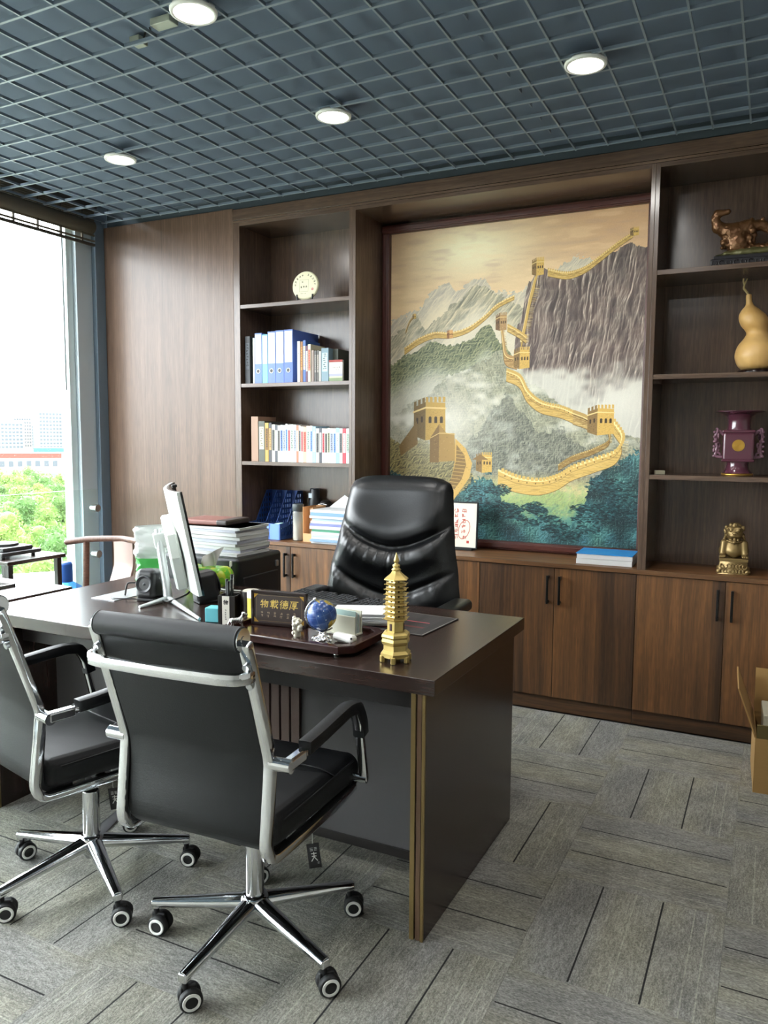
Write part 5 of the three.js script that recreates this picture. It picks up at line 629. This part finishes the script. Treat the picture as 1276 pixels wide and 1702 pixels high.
// ---------------------------------------------------------------- cardboard box
{
  const o = thing('cardboard_box', 'open brown cardboard box with raised flaps on the carpet', 'box', [0.165, 0, -3.50], 0.05), t = 0.005, w = 0.19, d = 0.17, h = 0.222, cb = M.cardboard;
  const px = canvasTex(256, 256, (c, W, H) => { c.fillStyle = '#a5824f'; c.fillRect(0, 0, W, H); const r = rng(6); for (let i = 0; i < 900; i++) { c.fillStyle = `rgba(${r() < 0.5 ? '60,40,20' : '220,190,140'},0.05)`; c.fillRect(r() * W, r() * H, 1 + r() * 30, 1); } c.strokeStyle = '#4a3518'; c.lineWidth = 2; c.strokeRect(78, 40, 150, 140); c.beginPath(); c.moveTo(78, 134); c.lineTo(228, 134); c.moveTo(130, 40); c.lineTo(130, 180); c.stroke(); });
  part(o, 'front', ext(-w, w, 0, h, d - t, d, 0), [cb, cb, cb, cb, std({ map: px, roughness: 0.88 }), cb]); part(o, 'back', ext(-w, w, 0, h, -d, -d + t, 0), cb); part(o, 'side', ext(-w, -w + t, 0, h, -d + t, d - t, 0), cb); part(o, 'side', ext(w - t, w, 0, h, -d + t, d - t, 0), cb); part(o, 'bottom', ext(-w + t, w - t, 0.0005, t, -d + t, d - t, 0), cb);
  const flap = (len, ww, ang, ax) => { const g = ext(-ww, ww, 0, len, -t / 2, t / 2, 0); g.rotateX(ang); return g; };
  { const g = flap(0.20, d - 0.004, 0.35).rotateY(-Math.PI / 2); part(o, 'flap', g.translate(-w, h, 0), cb); } { const g = flap(0.20, d - 0.004, 0.6).rotateY(Math.PI / 2); part(o, 'flap', g.translate(w, h, 0), cb); }
  { const g = flap(0.19, w - 0.004, -0.06); const f = part(o, 'flap', g.translate(0, h, -d + 0.004), cb); part(f, 'tape', ext(-0.03, 0.03, h + 0.03, h + 0.17, -d + 0.0005, -d + 0.0025, 0), plain(0xb89a68, 0.2), 'strip of clear brown tape'); } { const g = flap(0.06, w - 0.004, 0.25); part(o, 'flap', g.translate(0, h, d - 0.002), plain(0x6b5c34, 0.9), 'front flap folded up'); }
  one('white_carton', 'white carton inside the open cardboard box', 'carton', [tf(bx(0.33, 0.282, 0.19, 0.004), 0, 0.1415, 0), tf(bx(0.335, 0.05, 0.195, 0.004), 0, 0.262, 0)], plain(0xd8d5c0, 0.6), [0.17, 0.0056, -3.51], 0.05);
}
// ---------------------------------------------------------------- the landscape painting
{
  const W = 1024, H = 1256, o = thing('landscape_painting', 'large framed painting of a mountain wall winding under a golden sky', 'painting', [-1.3375, 0, -4.2]);
  // layout points are measured on a flat drawing 1193 units wide and 1500 high
  const Q = (x, y) => [x / 1193 * W, y / 1500 * H];
  const hill = (pts) => (x) => { for (let i = 1; i < pts.length; i++) if (x <= pts[i][0]) { const t = (x - pts[i - 1][0]) / (pts[i][0] - pts[i - 1][0]); return lerp(pts[i - 1][1], pts[i][1], t * t * (3 - 2 * t)); } return pts[pts.length - 1][1]; };
  const fb = (x, y, s, o2 = 4) => { let a = 0.5, v = 0, f = 1; for (let i = 0; i < o2; i++) { v += a * pn(x * f, y * f, 4096, 4096, s + i); f *= 2; a *= 0.5; } return v; };
  const far = hill([[0, 430], [60, 400], [140, 380], [230, 290], [290, 260], [340, 300], [450, 250], [540, 320], [640, 330], [700, 300], [780, 250], [900, 200], [1000, 215], [1193, 180]]);
  const midL = hill([[0, 500], [70, 470], [130, 400], [180, 470], [240, 430], [330, 360], [440, 280], [480, 290], [540, 330], [620, 380], [700, 420], [1193, 420]]);
  const main = hill([[0, 1600], [560, 1600], [640, 480], [690, 290], [730, 220], [800, 260], [880, 285], [960, 240], [1050, 190], [1110, 160], [1193, 180]]);
  const slopeL = hill([[0, 640], [100, 590], [220, 540], [330, 560], [400, 540], [500, 470], [560, 560], [640, 640], [800, 700], [1193, 760]]);
  const centre = hill([[0, 900], [150, 820], [330, 700], [480, 640], [560, 590], [620, 650], [720, 760], [860, 860], [980, 960], [1193, 1000]]);
  const knoll = hill([[0, 1400], [330, 1150], [440, 1000], [540, 860], [600, 800], [660, 880], [760, 990], [860, 960], [880, 1010], [1000, 1060], [1193, 1150]]);
  const nearL = hill([[0, 1010], [60, 1040], [120, 1010], [220, 1030], [330, 1080], [420, 1180], [520, 1320], [640, 1400], [1193, 1600]]);
  const bush = hill([[0, 1180], [120, 1220], [250, 1260], [360, 1290], [440, 1210], [520, 1190], [560, 1250], [600, 1370], [680, 1400], [760, 1390], [830, 1420], [900, 1400], [960, 1290], [990, 1190], [1060, 1130], [1193, 1060]]);
  const tex = canvasTex(W, H, (c) => {
    const im = c.createImageData(W, H), d = im.data;
    const ridge = (x, y, sd) => { let v = 0, a = 0.55, f = 1; for (let i = 0; i < 3; i++) { v += a * (1 - Math.abs(pn(x * f, y * f, 4096, 4096, sd + i) * 2 - 1)); f *= 2.1; a *= 0.5; } return v; };
    const lit = (fn, e = 3) => (x, y) => clamp(0.5 + (fn(x, y) - fn(x + e, y + e * 0.7)) * 1.5 + (fn(x, y) - 0.55) * 0.55);
    const crag = lit((x, y) => ridge((x + y * 0.14 + 18 * pn(x / 70, y / 70, 4096, 4096, 9)) / 26 + 50, y / 105 + 50, 51)), fold1 = lit((x, y) => ridge((x + y * 0.75) / 30 + 90, y / 60 + 40, 31)), wood = lit((x, y) => ridge((x + y * 0.5) / 15 + 90, y / 13 + 40, 41), 2), slope = lit((x, y) => 0.55 * ridge((x - y * 0.55) / 34 + 900, (y + x * 0.4) / 60 + 40, 61) + 0.5 * ridge((x - y * 0.4) / 12 + 700, y / 12 + 40, 65), 2), rocks = lit((x, y) => 0.6 * ridge((x - y * 0.3) / 26 + 900, (y + x * 0.2) / 26 + 40, 71) + 0.45 * ridge(x / 10 + 300, y / 10, 75), 2), leaf = lit((x, y) => ridge(x / 13 + 33, y / 11 + 20, 91), 2);
    for (let py = 0; py < H; py++) for (let px = 0; px < W; px++) {
      const x = px / W * 1193, y = py / H * 1500, n2 = fb(x / 14 + 3, y / 14 + 7, 11, 3) - 0.45, n3 = pn(x / 90 + 4, y / 60, 4096, 4096, 67) * 0.65 + pn(x / 34 + 4, y / 26, 4096, 4096, 68) * 0.35; let col, h;
      if (y > (h = bush(x) + n2 * 90)) { const q = leaf(x, y), b = pn(x / 70, y / 60, 4096, 4096, 95); col = mix3(mix3([14, 32, 36], [44, 92, 92], b), mix3([140, 196, 160], [100, 160, 190], pn(x / 60 + 9, y / 70, 4096, 4096, 97)), clamp(q * q * 1.25) * (0.15 + 0.8 * b)); if (hsh(px, py, 5) > 0.986) col = [190, 214, 208]; }
      else if (y > (h = nearL(x) + n2 * 44)) col = mix3([62, 58, 42], [196, 180, 116], wood(x, y));
      else if (x > 300 && y > (h = knoll(x) + n2 * 50)) col = mix3(mix3([44, 47, 46], [180, 180, 154], rocks(x, y)), [214, 214, 200], sstep(0.45, 0.9, n3) * 0.5);
      else if (y > (h = centre(x) + n2 * 34)) col = mix3(mix3([74, 80, 70], [214, 208, 174], slope(x, y)), [230, 228, 214], clamp(sstep(0.42, 0.9, n3) * 0.8 + sstep(520, 0, x) * 0.25));
      else if (y > (h = main(x) + n2 * 30)) { const fade = sstep(640, 800, y + (n3 - 0.5) * 240); col = mix3(mix3(mix3([50, 42, 42], [100, 80, 74], n3), [222, 204, 184], Math.pow(crag(x, y), 2.1)), [216, 214, 200], fade * 0.9); }
      else if (x < 700 && y > (h = slopeL(x) + n2 * 28)) col = mix3(mix3([58, 70, 56], [172, 172, 126], wood(x, y)), [218, 216, 200], sstep(h + 60, h + 220, y) * 0.85);
      else if (y > (h = midL(x) + n2 * 36)) col = mix3(mix3([116, 116, 102], [226, 212, 176], fold1(x, y)), [226, 216, 192], sstep(h + 40, h + 170, y) * 0.85);
      else if (y > (h = far(x) + n2 * 50)) col = mix3(mix3([172, 164, 150], [226, 214, 186], fold1(x * 1.4, y * 1.4)), [230, 216, 184], sstep(h + 10, h + 150, y));
      else { const k = clamp(y / 420), n1 = fb(x / 130 + 5, y / 26 + 9, 1, 3); col = mix3([206, 172, 134], [236, 208, 160], k); col = mix3(col, [218, 172, 128], sstep(560, 1100, x) * 0.75 * (1 - k)); col = mix3(col, [255, 247, 206], Math.exp(-((x - 400) ** 2 / 60000 + (y - 110) ** 2 / 17000))); col = mix3(col, [190, 156, 134], sstep(0.44, 0.7, n1) * 0.3); col = mix3(col, [250, 222, 176], sstep(0.42, 0.2, n1) * 0.3); }
      const mist = Math.exp(-((x - 300) ** 2 / 30000 + (y - 960 + x * 0.1) ** 2 / 22000)) + 0.8 * Math.exp(-((x - 1090) ** 2 / 16000 + (y - 830) ** 2 / 10000)); if (y < bush(x)) col = mix3(col, [234, 230, 216], clamp(mist) * 0.8);
      if (y > 1150 && x > 430 && y < bush(x) + n2 * 90) col = mix3(col, mix3(mix3([226, 208, 140], [176, 200, 120], sstep(1200, 1290, y + n2 * 140)), [70, 140, 128], sstep(1290, 1420, y + n2 * 120)), sstep(1150, 1250, y) * 0.85 * (0.6 + 0.5 * wood(x, y)));
      const sp = (hsh(px, py, 3) - 0.5) * 12, i = (py * W + px) * 4; d[i] = clamp(col[0] + sp, 0, 255); d[i + 1] = clamp(col[1] + sp, 0, 255); d[i + 2] = clamp(col[2] + sp, 0, 255); d[i + 3] = 255;
    }
    c.putImageData(im, 0, 0);
    // winding wall: lit face, parapet, merlons
    const wall = (pts, w0, w1, face, top) => {
      const cv = new THREE.CatmullRomCurve3(pts.map(([x, y]) => V3(...Q(x, y), 0))), N = 90, P = []; for (let i = 0; i <= N; i++) P.push(cv.getPoint(i / N));
      c.fillStyle = face; c.beginPath(); P.forEach((p, i) => (i ? c.lineTo(p.x, p.y) : c.moveTo(p.x, p.y))); for (let i = N; i >= 0; i--) c.lineTo(P[i].x, P[i].y + lerp(w0, w1, i / N)); c.fill();
      const r = rng(3); for (let i = 0; i < N; i++) { const w = lerp(w0, w1, i / N); for (let k = 0; k < 3; k++) { c.strokeStyle = `rgba(${r() < 0.5 ? '110,78,30' : '246,220,150'},0.4)`; c.lineWidth = 1; const y = P[i].y + w * r(); c.beginPath(); c.moveTo(P[i].x, y); c.lineTo(P[i].x + w * 0.5, y + (P[i + 1].y - P[i].y)); c.stroke(); } }
      c.strokeStyle = 'rgba(84,60,26,0.75)'; c.lineWidth = 2; c.beginPath(); P.forEach((p, i) => { const y = p.y + lerp(w0, w1, i / N); i ? c.lineTo(p.x, y) : c.moveTo(p.x, y); }); c.stroke(); c.strokeStyle = 'rgba(110,80,36,0.6)'; c.lineWidth = 1.5; c.beginPath(); P.forEach((p, i) => { const y = p.y + lerp(w0, w1, i / N) * 0.36; i ? c.lineTo(p.x, y) : c.moveTo(p.x, y); }); c.stroke(); c.fillStyle = 'rgba(80,56,22,0.8)'; for (let i = 2; i < N; i += 4) { const w = lerp(w0, w1, i / N); if (w > 24) c.fillRect(P[i].x, P[i].y + w * 0.14, w * 0.07, w * 0.1); }
      c.strokeStyle = top; c.lineWidth = Math.max(2, w0 * 0.18); c.beginPath(); P.forEach((p, i) => (i ? c.lineTo(p.x, p.y) : c.moveTo(p.x, p.y))); c.stroke();
      c.fillStyle = face; for (let i = 0; i < N; i += 2) { const w = lerp(w0, w1, i / N); c.fillRect(P[i].x, P[i].y - w * 0.22, w * 0.2, w * 0.24); }
    };
    const towerP = (x, y, w, h, lit_ = '#d6ae58', dark = '#8e7040') => {
      const [X, Y] = Q(x, y), e = w * 0.16, xs = X - w * 0.12, r = rng(Math.round(x + y)), quad = (p, f) => { c.fillStyle = f; c.beginPath(); p.forEach(([a, b], i) => (i ? c.lineTo(a, b) : c.moveTo(a, b))); c.fill(); };
      quad([[X - w * 0.5, Y - h * 0.86], [xs, Y - h], [xs, Y + e * 0.4], [X - w * 0.5, Y - e * 0.4]], dark); quad([[xs, Y - h], [X + w * 0.5, Y - h * 0.97], [X + w * 0.52, Y], [xs, Y + e * 0.4]], lit_);
      c.lineWidth = 1; for (let k = 0; k < h * 0.9; k += 3) for (let q = 0; q < 5; q++) { const f = r() < 0.4; c.strokeStyle = f ? 'rgba(250,226,150,0.35)' : 'rgba(90,62,24,0.3)'; const a = xs + r() * (X + w * 0.46 - xs); c.beginPath(); c.moveTo(a, Y - k); c.lineTo(a + 4, Y - k); c.stroke(); if (q < 3) { const b = X - w * 0.48 + r() * w * 0.32; c.strokeStyle = 'rgba(50,36,18,0.4)'; c.beginPath(); c.moveTo(b, Y - k * 0.92 - e * 0.2); c.lineTo(b + 4, Y - k * 0.92 - e * 0.3); c.stroke(); } }
      quad([[X - w * 0.53, Y - h * 0.74], [xs, Y - h * 0.87], [X + w * 0.53, Y - h * 0.84], [X + w * 0.53, Y - h * 0.80], [xs, Y - h * 0.82], [X - w * 0.53, Y - h * 0.69]], '#ecd08a');
      for (let k = 0; k < 5; k++) { const a = xs + k * w * 0.135; quad([[a, Y - h * 0.99], [a + w * 0.08, Y - h * 0.985], [a + w * 0.08, Y - h * 1.13], [a, Y - h * 1.14]], lit_); if (k < 3) { const b = X - w * 0.5 + k * w * 0.135, t = h * (0.86 + k * 0.05); quad([[b, Y - t], [b + w * 0.08, Y - t - h * 0.03], [b + w * 0.08, Y - t - h * 0.17], [b, Y - t - h * 0.14]], dark); } }
      c.fillStyle = '#40301a'; for (let k = 0; k < 3; k++) { const a = xs + w * (0.10 + k * 0.18), q = h * 0.2; c.beginPath(); c.moveTo(a, Y - h * 0.42); c.lineTo(a, Y - h * 0.42 - q * 0.7); c.arc(a + w * 0.045, Y - h * 0.42 - q * 0.7, w * 0.045, Math.PI, 0); c.lineTo(a + w * 0.09, Y - h * 0.42); c.fill(); if (k < 2) c.fillRect(X - w * 0.42 + k * w * 0.15, Y - h * 0.56 - k * h * 0.04, w * 0.06, q * 0.8); }
    };
    const G = '#cda85a', T = '#f0d894';
    wall([[80, 480], [100, 430], [125, 405]], 10, 8, '#c4a468', T); wall([[75, 565], [150, 520], [230, 495], [310, 500], [400, 480], [480, 430], [540, 380], [620, 345]], 26, 16, G, T);
    wall([[770, 240], [860, 262], [930, 245], [1000, 200], [1070, 150], [1130, 115]], 26, 18, G, T); wall([[715, 270], [690, 370], [672, 470], [655, 560]], 40, 46, G, T); wall([[560, 470], [572, 560], [586, 620], [640, 640]], 30, 40, '#b48c56', T); wall([[590, 480], [640, 510], [680, 540]], 24, 24, G, T);
    wall([[590, 690], [650, 720], [690, 790], [750, 840], [850, 868], [930, 905]], 42, 40, G, T); wall([[900, 890], [950, 910], [985, 930]], 44, 40, '#b9985a', T);
    towerP(310, 525, 26, 30, '#d8a060', '#a06a40'); towerP(125, 420, 16, 18); towerP(725, 260, 46, 58); towerP(1135, 128, 30, 26); towerP(560, 500, 44, 60, '#b08a5a', '#7c5c3c'); towerP(660, 680, 62, 72);
    wall([[1075, 930], [1115, 1000], [1090, 1060], [1000, 1100], [900, 1140], [840, 1180], [760, 1205], [650, 1195], [560, 1160]], 46, 60, '#d6b262', '#f6e2a0'); wall([[1050, 950], [1060, 1010], [1000, 1050], [900, 1090], [840, 1130]], 18, 24, '#9a7a40', '#e8cc84'); towerP(1020, 985, 96, 96);
    towerP(210, 1010, 140, 150, '#c8a252', '#7c6438'); { const f = (pts, s) => { c.fillStyle = s; c.beginPath(); pts.forEach(([x, y], i) => { const [X, Y] = Q(x, y); i ? c.lineTo(X, Y) : c.moveTo(X, Y); }); c.fill(); c.save(); c.clip(); const r = rng(pts[0][0]); for (let k = 0; k < 420; k++) { const [X, Y] = Q(pts[0][0] - 160 + r() * 360, 900 + r() * 440); c.strokeStyle = r() < 0.5 ? 'rgba(60,42,18,0.4)' : 'rgba(248,222,150,0.35)'; c.lineWidth = 1.2; c.beginPath(); c.moveTo(X, Y); c.lineTo(X + 5, Y + 0.6); c.stroke(); } c.restore(); }; f([[50, 1050], [145, 925], [150, 1040], [60, 1100]], '#84693c'); f([[215, 1010], [262, 940], [300, 985], [340, 985], [350, 1120], [215, 1130]], '#b08c4c'); f([[215, 1010], [262, 940], [262, 1130], [215, 1130]], '#86683a'); c.strokeStyle = '#e6c880'; c.lineWidth = 3; c.beginPath(); [[215, 1010], [262, 985], [300, 985], [345, 990]].forEach(([x, y], i) => { const [X, Y] = Q(x, y); i ? c.lineTo(X, Y) : c.moveTo(X, Y); }); c.stroke(); f([[345, 1010], [400, 1060], [432, 1130], [420, 1200], [330, 1330], [280, 1330], [330, 1200], [345, 1120]], '#d8b060'); f([[352, 1040], [392, 1090], [402, 1140], [380, 1210], [310, 1310], [285, 1300], [330, 1200], [350, 1120]], '#8a6c3c'); c.strokeStyle = '#c9a45c'; c.lineWidth = 3; for (let k = 0; k < 14; k++) { const [a, b] = Q(352 - k * 3.6, 1070 + k * 17), [e] = Q(398 - Math.max(0, k - 5) * 8, 0); c.beginPath(); c.moveTo(a, b); c.lineTo(e, b + 4); c.stroke(); } }
    towerP(490, 1170, 66, 70); { const [X, Y] = Q(472, 1112); c.fillStyle = '#8a6a3c'; c.beginPath(); c.moveTo(X - 34, Y); c.lineTo(X, Y - 22); c.lineTo(X + 34, Y); c.fill(); }
    // dark pines in front
    const r = rng(44); for (const [x, y, s] of [[520, 1265, 1.25], [630, 1345, 0.8], [770, 1340, 0.95], [1090, 1260, 1.7], [1000, 1340, 1.2], [430, 1370, 1.1], [860, 1420, 1.0]]) for (let b = 0; b < 9; b++) { const [X, Y] = Q(x + (r() - 0.5) * 110 * s, y + (r() - 0.3) * 100 * s); for (let k = 0; k < 70; k++) { const a = r() * 6.283, q = Math.sqrt(r()); c.fillStyle = ['rgba(14,34,36,0.8)', 'rgba(28,62,66,0.7)', 'rgba(70,132,130,0.35)'][k % 3]; c.beginPath(); c.ellipse(X + Math.cos(a) * q * 40 * s, Y + Math.sin(a) * q * 15 * s, 5 + r() * 4, 2.2, r() - 0.5, 0, 7); c.fill(); } }
  });
  part(o, 'canvas', [ext(-0.7175, 0.7175, 0.815, 2.562, -0.02, 0.0, 0)].map((g) => g)[0], [M.white, M.white, M.white, M.white, std({ map: tex, roughness: 0.5 }), M.white]);
  const fr = (pts, a) => pts; const bar = (x0, x1, y0, y1, g) => part(o, 'frame_bar', [uvm(ext(x0, x1, y0, y1, -0.02, 0.028, 0.006, 3), g), uvm(ext(x0 + (g === 'x' ? 0 : 0.008), x1 - (g === 'x' ? 0 : 0.008), y0 + (g === 'x' ? 0.008 : 0), y1 - (g === 'x' ? 0.008 : 0), 0.02, 0.034, 0.006, 3), g)], M.redWood, 'dark red wood frame moulding');
  bar(-0.7645, 0.7645, 0.769, 0.817, 'x'); bar(-0.7645, 0.7645, 2.56, 2.606, 'x'); bar(-0.7645, -0.716, 0.817, 2.56, 'y'); bar(0.716, 0.7645, 0.817, 2.56, 'y');
}
scene.traverse((o) => { if (o.isLight) o.castShadow = !o.isRectAreaLight; });
renderer.render(scene, camera);
